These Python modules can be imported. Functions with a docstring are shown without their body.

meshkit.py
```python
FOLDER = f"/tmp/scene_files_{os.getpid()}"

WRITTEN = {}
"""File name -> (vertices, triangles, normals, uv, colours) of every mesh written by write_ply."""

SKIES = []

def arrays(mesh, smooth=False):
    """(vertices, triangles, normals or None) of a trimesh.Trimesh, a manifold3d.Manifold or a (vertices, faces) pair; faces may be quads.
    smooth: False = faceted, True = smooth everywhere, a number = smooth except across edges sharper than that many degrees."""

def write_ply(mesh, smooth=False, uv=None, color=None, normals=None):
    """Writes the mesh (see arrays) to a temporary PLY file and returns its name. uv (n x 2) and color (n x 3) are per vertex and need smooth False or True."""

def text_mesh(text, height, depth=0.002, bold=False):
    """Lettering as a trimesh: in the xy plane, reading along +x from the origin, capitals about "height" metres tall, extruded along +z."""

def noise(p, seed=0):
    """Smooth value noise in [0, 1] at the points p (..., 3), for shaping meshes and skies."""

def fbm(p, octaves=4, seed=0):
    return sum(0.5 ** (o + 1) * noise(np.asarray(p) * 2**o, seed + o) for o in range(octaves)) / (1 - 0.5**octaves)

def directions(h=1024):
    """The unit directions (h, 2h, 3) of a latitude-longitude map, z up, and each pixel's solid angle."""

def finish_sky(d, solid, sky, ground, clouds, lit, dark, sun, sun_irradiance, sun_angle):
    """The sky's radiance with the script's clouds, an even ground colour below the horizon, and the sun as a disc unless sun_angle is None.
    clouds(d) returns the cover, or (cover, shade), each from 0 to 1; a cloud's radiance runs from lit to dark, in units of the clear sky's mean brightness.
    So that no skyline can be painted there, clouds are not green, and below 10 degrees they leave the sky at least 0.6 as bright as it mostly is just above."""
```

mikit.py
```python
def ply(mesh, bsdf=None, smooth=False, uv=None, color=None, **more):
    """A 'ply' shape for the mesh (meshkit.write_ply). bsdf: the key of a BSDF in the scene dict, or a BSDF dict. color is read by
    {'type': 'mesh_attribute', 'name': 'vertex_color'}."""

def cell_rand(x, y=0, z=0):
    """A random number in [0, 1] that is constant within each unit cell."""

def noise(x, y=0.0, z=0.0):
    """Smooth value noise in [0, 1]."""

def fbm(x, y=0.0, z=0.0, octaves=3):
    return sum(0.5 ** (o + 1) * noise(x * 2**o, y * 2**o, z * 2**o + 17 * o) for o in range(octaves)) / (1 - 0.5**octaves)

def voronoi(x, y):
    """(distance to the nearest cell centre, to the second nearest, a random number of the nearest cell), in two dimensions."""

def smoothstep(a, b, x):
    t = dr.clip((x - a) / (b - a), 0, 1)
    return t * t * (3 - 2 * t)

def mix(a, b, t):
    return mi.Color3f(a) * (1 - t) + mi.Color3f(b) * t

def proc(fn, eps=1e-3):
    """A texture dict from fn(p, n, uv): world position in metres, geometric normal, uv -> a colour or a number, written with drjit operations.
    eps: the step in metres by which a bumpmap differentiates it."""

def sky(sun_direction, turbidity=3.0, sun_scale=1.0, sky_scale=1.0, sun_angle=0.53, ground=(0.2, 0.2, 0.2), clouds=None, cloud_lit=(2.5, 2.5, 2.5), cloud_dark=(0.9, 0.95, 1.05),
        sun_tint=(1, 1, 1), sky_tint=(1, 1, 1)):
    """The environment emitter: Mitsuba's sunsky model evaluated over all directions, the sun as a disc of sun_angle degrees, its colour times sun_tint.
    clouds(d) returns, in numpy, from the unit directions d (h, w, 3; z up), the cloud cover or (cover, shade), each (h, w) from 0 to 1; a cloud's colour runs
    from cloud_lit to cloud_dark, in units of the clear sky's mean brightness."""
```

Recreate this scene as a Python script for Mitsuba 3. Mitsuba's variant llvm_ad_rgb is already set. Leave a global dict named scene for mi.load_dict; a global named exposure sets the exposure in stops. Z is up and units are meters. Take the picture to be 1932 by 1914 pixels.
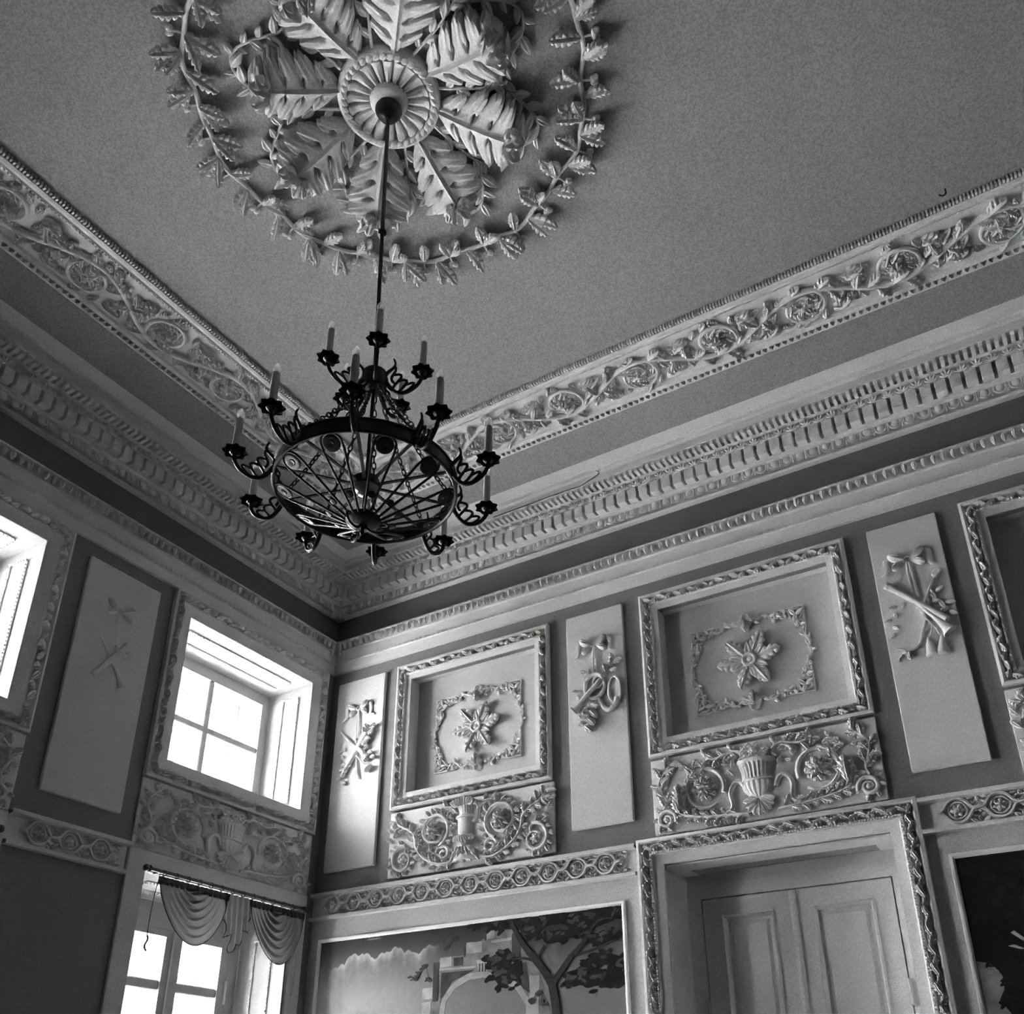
import math
import numpy as np
import trimesh
import drjit as dr
import mitsuba as mi
import mikit
from mikit import proc, fbm, noise
from shapely.geometry import Polygon, LineString, box as sbox
from shapely.ops import unary_union
from shapely import affinity
from shapely.geometry.polygon import orient as sorient
import manifold3d as mf

T = mi.ScalarTransform4f
scene, labels, taken = {}, {}, {}
rng = np.random.default_rng(7)
PI = math.pi

# ------------------------------------------------------------------ camera, sky, exposure
EYE, YAW, PITCH, FOCAL, CX, CY = np.array([5.65, -6.0, 1.6]), -.5496, .4459, 1790.0, 966.0, 1288.0
fwd = np.array([math.cos(PITCH) * math.sin(YAW), math.cos(PITCH) * math.cos(YAW), math.sin(PITCH)])
scene['camera'] = {'type': 'perspective', 'fov': math.degrees(2 * math.atan(966 / FOCAL)), 'fov_axis': 'x',
                   'principal_point_offset_x': (CX - 966) / 1932, 'principal_point_offset_y': (957 - CY) / 1914, 'near_clip': .05,
                   'to_world': T().look_at(origin=EYE.tolist(), target=(EYE + fwd).tolist(), up=[0, 0, 1])}


def overcast(d):
    import meshkit
    return 0.97 + 0 * d[..., 2], 0.35 * meshkit.fbm(d * 3.0, 3, 5)


scene['sky'] = mikit.sky([-0.75, 0.25, 0.6], turbidity=4.0, sun_scale=0.0, sky_scale=1.0, ground=(.9, .9, .9), clouds=overcast,
                         cloud_lit=(3.2, 3.2, 3.2), cloud_dark=(2.2, 2.2, 2.2), sky_tint=(1, 1, 1))
exposure = 7.95

# ------------------------------------------------------------------ materials (all greys: a black and white photograph)


def rgb(v):
    return {'type': 'rgb', 'value': [v, v, v]}


def grained(base, patch=.05, grain=.18, f=170.0, pf=1.7):
    def fn(p, n, uv):
        a = fbm(p.x * pf + 3.1, p.y * pf, p.z * pf, octaves=4)
        g = noise(p.x * f, p.y * f, p.z * f)
        v = base * (1 + patch * (a - .5) * 2 + grain * (g - .5) * 2)
        return mi.Color3f(v, v, v)
    return proc(fn)


def rough(tex, r=.85, spec=.25, **k):
    return {'type': 'twosided', 'bsdf': {'type': 'principled', 'base_color': tex, 'roughness': r, 'specular': spec, **k}}


scene['white_plaster'] = rough(grained(.52))
scene['panel_plaster'] = rough(grained(.49, .06))
scene['wall_paint'] = rough(grained(.17, .07))
scene['frieze_paint'] = rough(grained(.12, .06))
scene['far_wall_darkened'] = rough(grained(.05, .07))  # unseen walls, darkened to cut light bounced back into the room
scene['dado_paint'] = rough(grained(.44, .07))
scene['ceiling_paint'] = rough(grained(.24, .09, .24, 150.0, .9))
scene['recess_paint'] = rough(grained(.42, .08))
scene['door_paint'] = rough(grained(.60, .08), .5, .4)
scene['sash_paint'] = rough(rgb(.30), .45, .4)
scene['reveal_plaster_dimmed'] = rough(grained(.28, .05))  # white plaster with shade put into its colour, so bright reveals keep detail
scene['iron'] = rough(rgb(.012), .42, .4, metallic=.4)
scene['brass_ball'] = rough(rgb(.32), .22, .5, metallic=.9)
scene['hinge_metal'] = rough(rgb(.45), .35, .5)
scene['candle_sleeve'] = rough(rgb(.5), .5, .4)
scene['bulb_glass'] = {'type': 'blendbsdf', 'weight': .14, 'clear': {'type': 'thindielectric', 'int_ior': 1.5}, 'frosted': {'type': 'principledthin', 'base_color': rgb(.9), 'roughness': .6, 'diff_trans': 1.0}}
scene['pane_glass'] = {'type': 'thindielectric', 'int_ior': 1.5}
scene['rod_wood'] = rough(rgb(.03), .35, .5)
scene['cord'] = rough(rgb(.5))
scene['frame_white'] = rough(rgb(.75), .5)
scene['canvas_dark'] = rough(grained(.014, .4, .2, 60.0, 5.0), .95, .06)
scene['swag_cloth'] = {'type': 'principledthin', 'base_color': rgb(.05), 'roughness': .8, 'diff_trans': .8, 'spec_trans': 0.0}
scene['swag_heading'] = {'type': 'principledthin', 'base_color': rgb(.035), 'roughness': .9, 'diff_trans': .2, 'spec_trans': 0.0}


def floor_fn(p, n, uv):
    s = noise(dr.floor(p.x / .09) * 7.3, dr.floor(p.y / .6 + dr.floor(p.x / .09) * .37) * 3.1)
    v = .05 + .04 * s + .02 * fbm(p.x * 60, p.y * 4)  # unseen floor, darkened as well to cut bounce onto the ceiling
    return mi.Color3f(v, v, v)


scene['parquet'] = rough(proc(floor_fn), .4, .5)

# ------------------------------------------------------------------ bookkeeping


def uniq(k):
    n = taken.get(k, -1) + 1
    taken[k] = n
    return k if n == 0 else f'{k}_{n:03d}'


def add(parent, name, shape, M=None, label=None, kind=None):
    k = uniq(f'{parent}__{name}' if parent else name)
    d = dict(shape)
    if M is not None:
        d['to_world'] = T(np.asarray(M, float))
    scene[k] = d
    if label or kind:
        labels[k] = {x: y for x, y in (('label', label), ('kind', kind)) if y}
    return k


GROUPS = {'wall_panel': 'raised plaster wall panels', 'coffer_frame': 'wall coffers', 'rosette_relief': 'coffer rosettes', 'border_relief': 'coffer borders', 'trophy_relief': 'trophies on the wall panels', 'urn_relief': 'urn relief panels',
          'guilloche_band': 'bands of interlaced circles', 'window_surround': 'window surrounds', 'mural': 'wall paintings', 'curtain_swag': 'curtain swags', 'curtain_rod': 'curtain rods', 'blind_cord': 'pull cords'}


def thing(name, label, cat, group=None):
    group = group or GROUPS.get(name)
    k = uniq(name)
    labels[k] = {'label': label, 'category': cat}
    if group:
        labels[k]['group'] = group
    return k


def struct(name, label=None):
    k = uniq(name)
    labels[k] = {'kind': 'structure'}
    if label:
        labels[k]['label'] = label
    return k


def S(mesh, bsdf, smooth=35):
    return mikit.ply(mesh, bsdf, smooth=smooth)


# ------------------------------------------------------------------ frames: local x right, y up, z out of the surface
H, LX, LY = 6.5, 7.87, 7.32
WR = np.array([[1, 0, 0, 0], [0, 0, -1, 0], [0, 1, 0, 0], [0, 0, 0, 1.0]])          # wall y = 0
WL = np.array([[0, 0, 1, 0], [1, 0, 0, 0], [0, 1, 0, 0], [0, 0, 0, 1.0]])           # wall x = 0, local x = y
WC = np.array([[1, 0, 0, 0], [0, -1, 0, 0], [0, 0, -1, H], [0, 0, 0, 1.0]])         # ceiling, local y = -y


def at(x=0, y=0, z=0, rot=0, s=1, tilt=0, sy=None, sz=None, roll=0):
    """Translate, turn in the surface by rot degrees, then lift the far end by tilt degrees and roll about the length."""
    a, t, r = math.radians(rot), math.radians(tilt), math.radians(roll)
    A = np.array([[math.cos(a), -math.sin(a), 0], [math.sin(a), math.cos(a), 0], [0, 0, 1]])
    B = np.array([[math.cos(t), 0, -math.sin(t)], [0, 1, 0], [math.sin(t), 0, math.cos(t)]])
    C = np.array([[1, 0, 0], [0, math.cos(r), -math.sin(r)], [0, math.sin(r), math.cos(r)]])
    M = np.eye(4)
    M[:3, :3] = A @ B @ C @ np.diag([s, s if sy is None else sy, s if sz is None else sz])
    M[:3, 3] = (x, y, z)
    return M


# ------------------------------------------------------------------ mesh makers
def grid(P, closed=False):
    """(n, m, 3) points to a mesh; closed joins the last column to the first."""
    n, m = P.shape[:2]
    i, j = np.meshgrid(np.arange(n - 1), np.arange(m if closed else m - 1), indexing='ij')
    k = (j + 1) % m
    q = np.stack([i * m + j, i * m + k, (i + 1) * m + k, (i + 1) * m + j], -1).reshape(-1, 4)
    return trimesh.Trimesh(P.reshape(-1, 3), np.vstack([q[:, [0, 1, 2]], q[:, [0, 2, 3]]]), process=False)


def cat(ms):
    return trimesh.util.concatenate(ms)


def tube(pts, r, sides=7, flat=1.0, caps=True):
    p = np.asarray(pts, float)
    t = np.gradient(p, axis=0)
    t /= np.linalg.norm(t, axis=1, keepdims=True) + 1e-12
    ref = np.array([0, 0, 1.0])
    if np.abs(t @ ref).max() > .95:
        ref = np.array([.31, .95, .05])
    a = np.cross(ref, t)
    a /= np.linalg.norm(a, axis=1, keepdims=True) + 1e-12
    b = np.cross(t, a)
    r = np.broadcast_to(np.asarray(r, float), (len(p),))[:, None, None]
    an = np.arange(sides) * 2 * PI / sides
    V = p[:, None] + r * (np.cos(an)[None, :, None] * a[:, None] + flat * np.sin(an)[None, :, None] * b[:, None])
    if caps:
        V = np.concatenate([np.repeat(p[:1, None], sides, 1), V, np.repeat(p[-1:, None], sides, 1)])
    return grid(V, True)


def lathe(prof, n=24, a0=0, a1=2 * PI, flute=None, sq=1.0):
    """Profile of (radius, height), about local y; z squashed by sq. flute(angle, height) multiplies the radius."""
    prof = np.asarray(prof, float)
    full = abs(a1 - a0 - 2 * PI) < 1e-6
    an = np.linspace(a0, a1, n, endpoint=not full)
    R = prof[:, :1] * np.ones((1, len(an)))
    if flute is not None:
        R = R * flute(an[None, :], prof[:, 1:2])
    P = np.stack([R * np.cos(an), prof[:, 1:2] + 0 * R, R * np.sin(an) * sq], -1)
    return grid(P, full)


def lathe_z(prof, n=24):
    """Profile of (radius, z) about z."""
    m = lathe(prof, n)
    m.vertices = m.vertices[:, [0, 2, 1]] * [1, 1, 1]
    m.invert()
    return m


def cbox(x0, x1, y0, y1, z0, z1, c=.004):
    c = min(c, .45 * min(x1 - x0, y1 - y0, z1 - z0))
    lo, hi, pts = (x0, y0, z0), (x1, y1, z1), []
    for s in np.ndindex(2, 2, 2):
        p = np.array([hi[k] if s[k] else lo[k] for k in range(3)])
        for k in range(3):
            q = p.copy()
            for j in range(3):
                if j != k:
                    q[j] += -c if s[j] else c
            pts.append(q)
    m = mf.Manifold.hull_points(np.array(pts)).to_mesh()
    return trimesh.Trimesh(m.vert_properties[:, :3], m.tri_verts, process=False)


def extrude(poly, h, z0=0.0):
    rings = []
    for g in getattr(poly, 'geoms', [poly]):
        if g.geom_type == 'Polygon' and g.area > 1e-7:
            g = sorient(g)
            rings += [np.asarray(r.coords)[:-1] for r in (g.exterior, *g.interiors)]
    m = mf.Manifold.extrude(mf.CrossSection(rings), h).to_mesh()
    m = trimesh.Trimesh(m.vert_properties[:, :3], m.tri_verts, process=False)
    m.apply_translation([0, 0, z0])
    return m


def leaf(L=1.0, W=.2, lobes=5, cut=.45, h=.08, curl=0.0, bend=0.0, nu=26, rake=.5, tip=.75, rib=.35, droop=0.0, mirror=False, thick=.6):
    """A lobed leaf from the origin along +x, domed, with a midrib, rounded lobes parted by folds, and a skirt down to the ground."""
    u = np.linspace(0, 1, nu)
    env = np.sin(PI * np.clip(u, .004, .996) ** tip) ** .62
    s = np.abs(np.sin(PI * (lobes * u + .12))) ** .55 if lobes else np.ones(nu)
    w = W * env * (1 - cut + cut * s) + .03 * W
    v = np.array([-1, -1, -.82, -.55, -.3, -.12, 0, .12, .3, .55, .82, 1, 1.0])
    U, Vv = np.meshgrid(u, v, indexing='ij')
    x = L * U + rake * np.abs(Vv) ** 1.2 * (w[:, None]) * (1 - U ** 3)
    y = Vv * w[:, None]
    dome = (env[:, None] ** .8) * (1 - .45 * np.abs(Vv) ** 2.5)
    ribs = rib * np.exp(-(Vv / .12) ** 2) - rib * .9 * np.exp(-((np.abs(Vv) - .25) / .13) ** 2)
    swell = .9 * (s[:, None] - .75) * np.clip(np.abs(Vv) - .15, 0, 1) ** .7 if lobes else 0
    z = h * (dome + ribs * env[:, None] ** .5 + swell)
    z = z + curl * U ** 2 - droop * np.clip(U - .72, 0, 1) ** 2 * 12 * abs(curl or h)
    y = y + bend * U ** 2
    z[:, 0] = z[:, -1] = (curl * u ** 2 if curl else 0) - thick * h
    P = np.stack([x, -y if mirror else y, z], -1)
    return grid(P)


def small_leaf(L=1.0, W=.22, h=.1, curl=0.0, nu=8, bend=0.0):
    u = np.linspace(0, 1, nu)
    w = W * np.sin(PI * np.clip(u, .02, .985) ** .8) ** .85
    v = np.array([-1, -1, -.5, 0, .5, 1, 1.0])
    U, Vv = np.meshgrid(u, v, indexing='ij')
    z = h * (np.sin(PI * np.clip(U, .02, .98))) ** .6 * (1 - .5 * Vv ** 2 - .45 * np.exp(-(Vv / .2) ** 2)) + curl * U ** 2
    z[:, 0] = z[:, -1] = -.3 * h + (curl * u ** 2)
    return grid(np.stack([L * U, Vv * w[:, None] + bend * U ** 2, z], -1))


def flower(r=1.0, petals=6, h=.3, layers=1, core=.28, cut=True):
    ms = []
    for l in range(layers):
        k = 1 - .38 * l
        pl = leaf(r * k, r * k * PI / petals * .62, 2 if cut else 0, .3, h * .5, 0, 0, 9, .2, .55)
        for i in range(petals):
            m = pl.copy()
            m.apply_transform(at(0, 0, h * .35 * l, 360 / petals * (i + .5 * l), 1, 8 + 14 * l))
            ms.append(m)
    c = lathe_z([(0, h * 1.15), (r * core * .45, h * 1.1), (r * core * .55, h * .85), (r * core * .9, h * .8), (r * core, h * .45), (r * core, 0)], 12)
    return cat(ms + [c])


def sweep_rect(x0, x1, y0, y1, prof):
    """A mitred moulding round a rectangle: profile of (inset from the outer edge, height)."""
    P = np.array([[(x0 + i, y0 + i, z), (x1 - i, y0 + i, z), (x1 - i, y1 - i, z), (x0 + i, y1 - i, z)] for i, z in prof], float)
    return grid(P, True)


def sweep_line(prof, a0, a1, m0=0.0, m1=0.0):
    """A straight moulding along local x from a0 to a1: profile of (y, z); ends cut back in proportion to z by m0 and m1."""
    P = np.array([[(a0 + m0 * z, y, z), (a1 - m1 * z, y, z)] for y, z in prof], float)
    return grid(P)


def spline(pts, n=40):
    from scipy.interpolate import CubicSpline
    p = np.asarray(pts, float)
    t = np.concatenate([[0], np.cumsum(np.linalg.norm(np.diff(p, axis=0), axis=1))])
    return CubicSpline(t, p)(np.linspace(0, t[-1], n))


def spiral(cx, cy, r0, r1, a0, a1, n=36, z=.012):
    t = np.linspace(0, 1, n)
    r, a = r0 + (r1 - r0) * t, np.radians(a0 + (a1 - a0) * t)
    return np.stack([cx + r * np.cos(a), cy + r * np.sin(a), np.full(n, z)], 1)


def flat3(pts, z=.01):
    return [(x, y, z) for x, y in pts]


# shared ornament shapes (unit length unless said)
PL = 'white_plaster'
OAK = [S(leaf(1, .205, 5, .5, .10, c, b, 34, .5, .95, .5), PL, 40) for c, b in ((.10, .12), (.16, -.14), (.06, 0), (.2, .06))]
ACA = [S(leaf(1, .27, 4, .48, .22, c, b, 22, .7, .75, .5), PL, 40) for c, b in ((.12, .2), (.12, -.2), (.16, 0))]
SML = [S(small_leaf(1, .24, .24, c, 8, b), PL, 40) for c, b in ((.1, .12), (.1, -.12), (.18, 0))]
ACORN = S(cat([lathe([(0, 1), (.22, .95), (.36, .75), (.4, .5), (.38, .42), (.46, .4), (.46, .25), (.3, .05), (.08, 0), (.06, -.2), (0, -.22)], 10)]), PL, 50)
BALL = S(trimesh.creation.icosphere(2, 1.0), PL, True)
FLW5 = S(flower(1, 5, .4), PL, 45)
FLW6 = S(flower(1, 6, .35), PL, 45)
ROSE = S(flower(1, 8, .42, 2), PL, 45)
RING = S(trimesh.creation.torus(1.0, .22, major_sections=18, minor_sections=6), PL, 60)


def leaves_along(parent, W, pts, step, size, shapes=SML, z=.006, spread=48, start=0.0, name='leaf', sides=(1, -1), jit=.15):
    p = np.asarray(pts, float)
    d = np.concatenate([[0], np.cumsum(np.linalg.norm(np.diff(p, axis=0), axis=1))])
    k = 0
    for s in np.arange(start + step * .5, d[-1], step):
        q = np.array([np.interp(s, d, p[:, c]) for c in range(3)])
        q2 = np.array([np.interp(min(s + .01, d[-1]), d, p[:, c]) for c in range(3)])
        q1 = np.array([np.interp(max(s - .01, 0), d, p[:, c]) for c in range(3)])
        a = math.degrees(math.atan2(q2[1] - q1[1], q2[0] - q1[0]))
        sd = sides[k % len(sides)]
        add(parent, name, shapes[(k // 2) % len(shapes)], W @ at(q[0], q[1], z, a + sd * (spread + rng.uniform(-10, 10)), size * (1 + jit * rng.uniform(-1, 1)), 6))
        k += 1


def stem(parent, W, pts, r0, r1=None, name='stem', flat=.9, bsdf=PL):
    n = len(pts)
    add(parent, name, S(tube(pts, np.linspace(r0, r0 if r1 is None else r1, n), 7, flat), bsdf, 60), W)


# ================================================================== SETTING
DOORW = (3.202, 4.685, 3.272)
hole = [sbox(.935, 4.195, 2.197, 5.252), sbox(3.291, 4.195, 4.575, 5.252), sbox(5.61, 4.195, 6.87, 5.252), sbox(DOORW[0], -1, DOORW[1], DOORW[2])]
dado_top = 3.23
wp = sbox(0, dado_top, LX, H)
hu = unary_union(hole)
add(None, 'wall_back', S(extrude(wp.difference(hu), .5, -.5), 'wall_paint', False), WR)
labels['wall_back'] = {'kind': 'structure'}
add('wall_back', 'lower_field', S(extrude(sbox(0, 0, LX, dado_top).difference(hu), .5, -.5), 'dado_paint', False), WR)

WIN_T = (.097, 2.795, 5.493)                       # bay distances from the corner; unseen third walled up to dim the right
lw = sbox(-LY, 0, 0, H)
cuts = []
for t0 in WIN_T[:2]:
    cuts += [sbox(-t0 - 1.655, 4.065, -t0 - .17, 5.345), sbox(-t0 - 1.655, .85, -t0 - .17, 3.29)]
lw = lw.difference(unary_union(cuts))
add(None, 'wall_left', S(extrude(lw.intersection(sbox(-9, dado_top, 1, 9)), .95, -.95), 'wall_paint', False), WL)
labels['wall_left'] = {'kind': 'structure'}
add('wall_left', 'lower_field', S(extrude(lw.intersection(sbox(-9, -1, 1, dado_top)), .95, -.95), 'wall_paint', False), WL)
add(None, 'wall_right', S(trimesh.creation.box(bounds=[[LX, -LY - .3, 0], [LX + .3, .5, H]]), 'far_wall_darkened', False))
add(None, 'wall_front', S(trimesh.creation.box(bounds=[[-.95, -LY - .3, 0], [LX, -LY, H]]), 'far_wall_darkened', False))
add(None, 'floor', S(trimesh.creation.box(bounds=[[-.95, -LY - .3, -.2], [LX + .3, .5, 0]]), 'parquet', False))
add(None, 'ceiling', S(trimesh.creation.box(bounds=[[-.95, -LY - .3, H], [LX + .3, .5, H + .3]]), 'ceiling_paint', False))
for k in ('wall_right', 'wall_front', 'floor', 'ceiling'):
    labels[k] = {'kind': 'structure'}

# ------------------------------------------------------------------ cornice (trim_1 on the back wall, trim_2 on the window wall)
PROF_A = [(5.512, 0), (5.512, .03), (5.60, .034), (5.605, .05), (5.622, .052), (5.63, .042), (5.715, .044), (5.722, .062), (5.732, .062), (5.734, .044), (5.792, .058), (5.795, .1), (5.811, .1), (5.832, .05), (5.832, 0)]
PROF_B = [(6.085, 0), (6.085, .055), (6.092, .07), (6.103, .07), (6.107, .07), (6.109, .056), (6.14, .066), (6.166, .088), (6.172, .125), (6.195, .128)]
PROF_C = [(6.195, .128), (6.195, .142), (6.296, .142), (6.296, .21), (6.30, .21), (6.302, .192), (6.325, .198), (6.348, .216), (6.35, .248), (6.354, .25), (6.356, .236), (6.385, .246), (6.385, .336), (6.446, .336),
          (6.454, .342), (6.462, .345), (6.480, .36), (6.486, .366), (6.490, .40), (6.5, .478)]
EGG = S(lathe([(0, -.5), (.2, -.47), (.34, -.3), (.4, -.02), (.36, .25), (.26, .42), (0, .48)], 12), PL, 60)
an = np.linspace(-205, 25, 14)
EGG_SHELL = S(tube(np.stack([.52 * np.cos(np.radians(an)), .06 + .62 * np.sin(np.radians(an)), 0 * an], 1), .085, 6), PL, 60)
DART = S(lathe([(0, -.62), (.09, -.45), (.05, -.1), (.1, .15), (.07, .4), (0, .42)], 6), PL, 50)
DENTIL = S(cbox(-.0365, .0365, 0, .1, 0, .066, .003), PL, False)


def anthemion():
    ms = []
    for a in (-62, -32, 0, 32, 62):
        m = small_leaf(.5 if abs(a) > 50 else .62, .075, .09, .05, 6)
        m.apply_transform(at(0, -.36, .02, 90 + a))
        ms.append(m)
    for sx in (1, -1):
        sp = spiral(sx * .37, -.18, .16, .04, 90 if sx > 0 else 90, 90 - sx * 400, 20, .05)
        ms.append(tube(sp, .035, 5))
    return cat(ms)


ANTH = S(anthemion(), PL, 50)
TOOTH = S(cbox(-.4, .4, 0, 1, 0, 1, .05), PL, False)
TONGUE = S(leaf(1, .27, 0, 0, .16, .12, 0, 10, .1, .6, .5), PL, 45)
for tn, W, sgn, vis, bsd in (('trim_1', WR, 1, 6.25, PL), ('trim_2', WL, -1, 4.35, PL)):
    tr = struct(tn)
    full = LX if sgn > 0 else LY
    a0, a1 = (0, full) if sgn > 0 else (-full, 0)
    m0, m1 = (1, 1)
    for nm, pr in (('architrave', PROF_A), ('egg_molding', PROF_B), ('corona', PROF_C)):
        add(tr, nm, S(sweep_line(pr, a0, a1, m0, m1), bsd, 25), W)
    add(tr, 'frieze', S(sweep_line([(5.83, .012), (6.087, .012)], a0, a1, 1, 1), 'frieze_paint', False), W)
    P = .0968
    n = int((vis - .2) / P)
    for i in range(n):
        s = .175 + P * i
        x = sgn * s
        add(tr, 'egg', EGG, W @ at(x, 6.143, .098, 0, .072, 0, sz=.04) @ np.array([[1, 0, 0, 0], [0, .93, -.3, 0], [0, .3, .93, 0], [0, 0, 0, 1]]))
        add(tr, 'egg_shell', EGG_SHELL, W @ at(x, 6.143, .104, 0, .072))
        add(tr, 'dart', DART, W @ at(x + P / 2, 6.14, .104, 0, .075))
        add(tr, 'dentil', DENTIL, W @ at(x + P / 2, 6.196, .14))
        add(tr, 'anthemion', ANTH, W @ at(x, 6.328, .218, 0, .096) @ np.array([[1, 0, 0, 0], [0, .85, -.5, 0], [0, .5, .85, 0], [0, 0, 0, 1]]))
        for h_ in (0, 1):
            add(tr, 'tooth', TOOTH, W @ at(x + P / 2 * h_, 6.352, .238, 0, 1) @ np.diag([.033, .034, .086, 1]))
    nt = int((vis - .12) / .0628)
    for i in range(nt):
        x = sgn * (.12 + .0628 * i)
        add(tr, 'tongue_leaf', TONGUE, W @ at(x, 5.795, .088, -90, .068, -14))
    # fine drops, beads and teeth, too small to tell apart
    b = trimesh.creation.icosphere(1, 1.0)

    def row(y, z, pitch, sx, sy, sz, kind=b):
        m, out = kind, []
        for s in np.arange(.1, vis, pitch):
            q = m.copy()
            q.apply_scale([sx, sy, sz])
            q.apply_translation([sgn * s, y, z])
            out.append(q)
        return cat(out)
    add(tr, 'bead_row', S(row(5.80, .1, .026, .0095, .0075, .007), PL, True), W, kind='stuff')
    add(tr, 'tooth_row', S(row(5.612, .053, .047, .011, .013, .01, trimesh.creation.box(extents=[1.4, 1.4, 1.4])), PL, False), W, kind='stuff')
    add(tr, 'drop_row', S(row(6.097, .072, .0121, .0045, .0065, .006), PL, True), W, kind='stuff')
    add(tr, 'water_leaf_row', S(cat([row(6.472, .352, .044, .014, .010, .006), row(6.474, .352, .022, .004, .010, .007)]), PL, True), W, kind='stuff')

# corner leaves where the two cornices meet
for y, z, s in ((6.11, .11, .13), (6.33, .22, .1), (5.74, .06, .12)):
    for q in range(3):
        M = np.eye(4)
        r2 = .7071
        M[:3, :3] = np.array([[r2, 0, r2], [r2, 0, -r2], [0, 1, 0]]) @ np.eye(3)
        M[:3, 3] = (z + .01, -z - .01, y)
        add('trim_1', 'corner_leaf', TONGUE, M @ at((q - 1) * .02, .05, 0, -90 + 22 * (q - 1), s))

# ------------------------------------------------------------------ ceiling band (trim_3 along the back wall, trim_4 along the window wall)
PROF_BAND = [(.877, 0), (.877, .026), (.888, .03), (.898, .034), (.9, .002), (.936, .002), (.938, .034), (.955, .034), (.972, .034), (.985, .02), (1.02, .014), (1.36, .014), (1.372, .024), (1.384, .024), (1.392, .016),
             (1.412, .03), (1.43, .036), (1.446, .034), (1.447, 0)]


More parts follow.
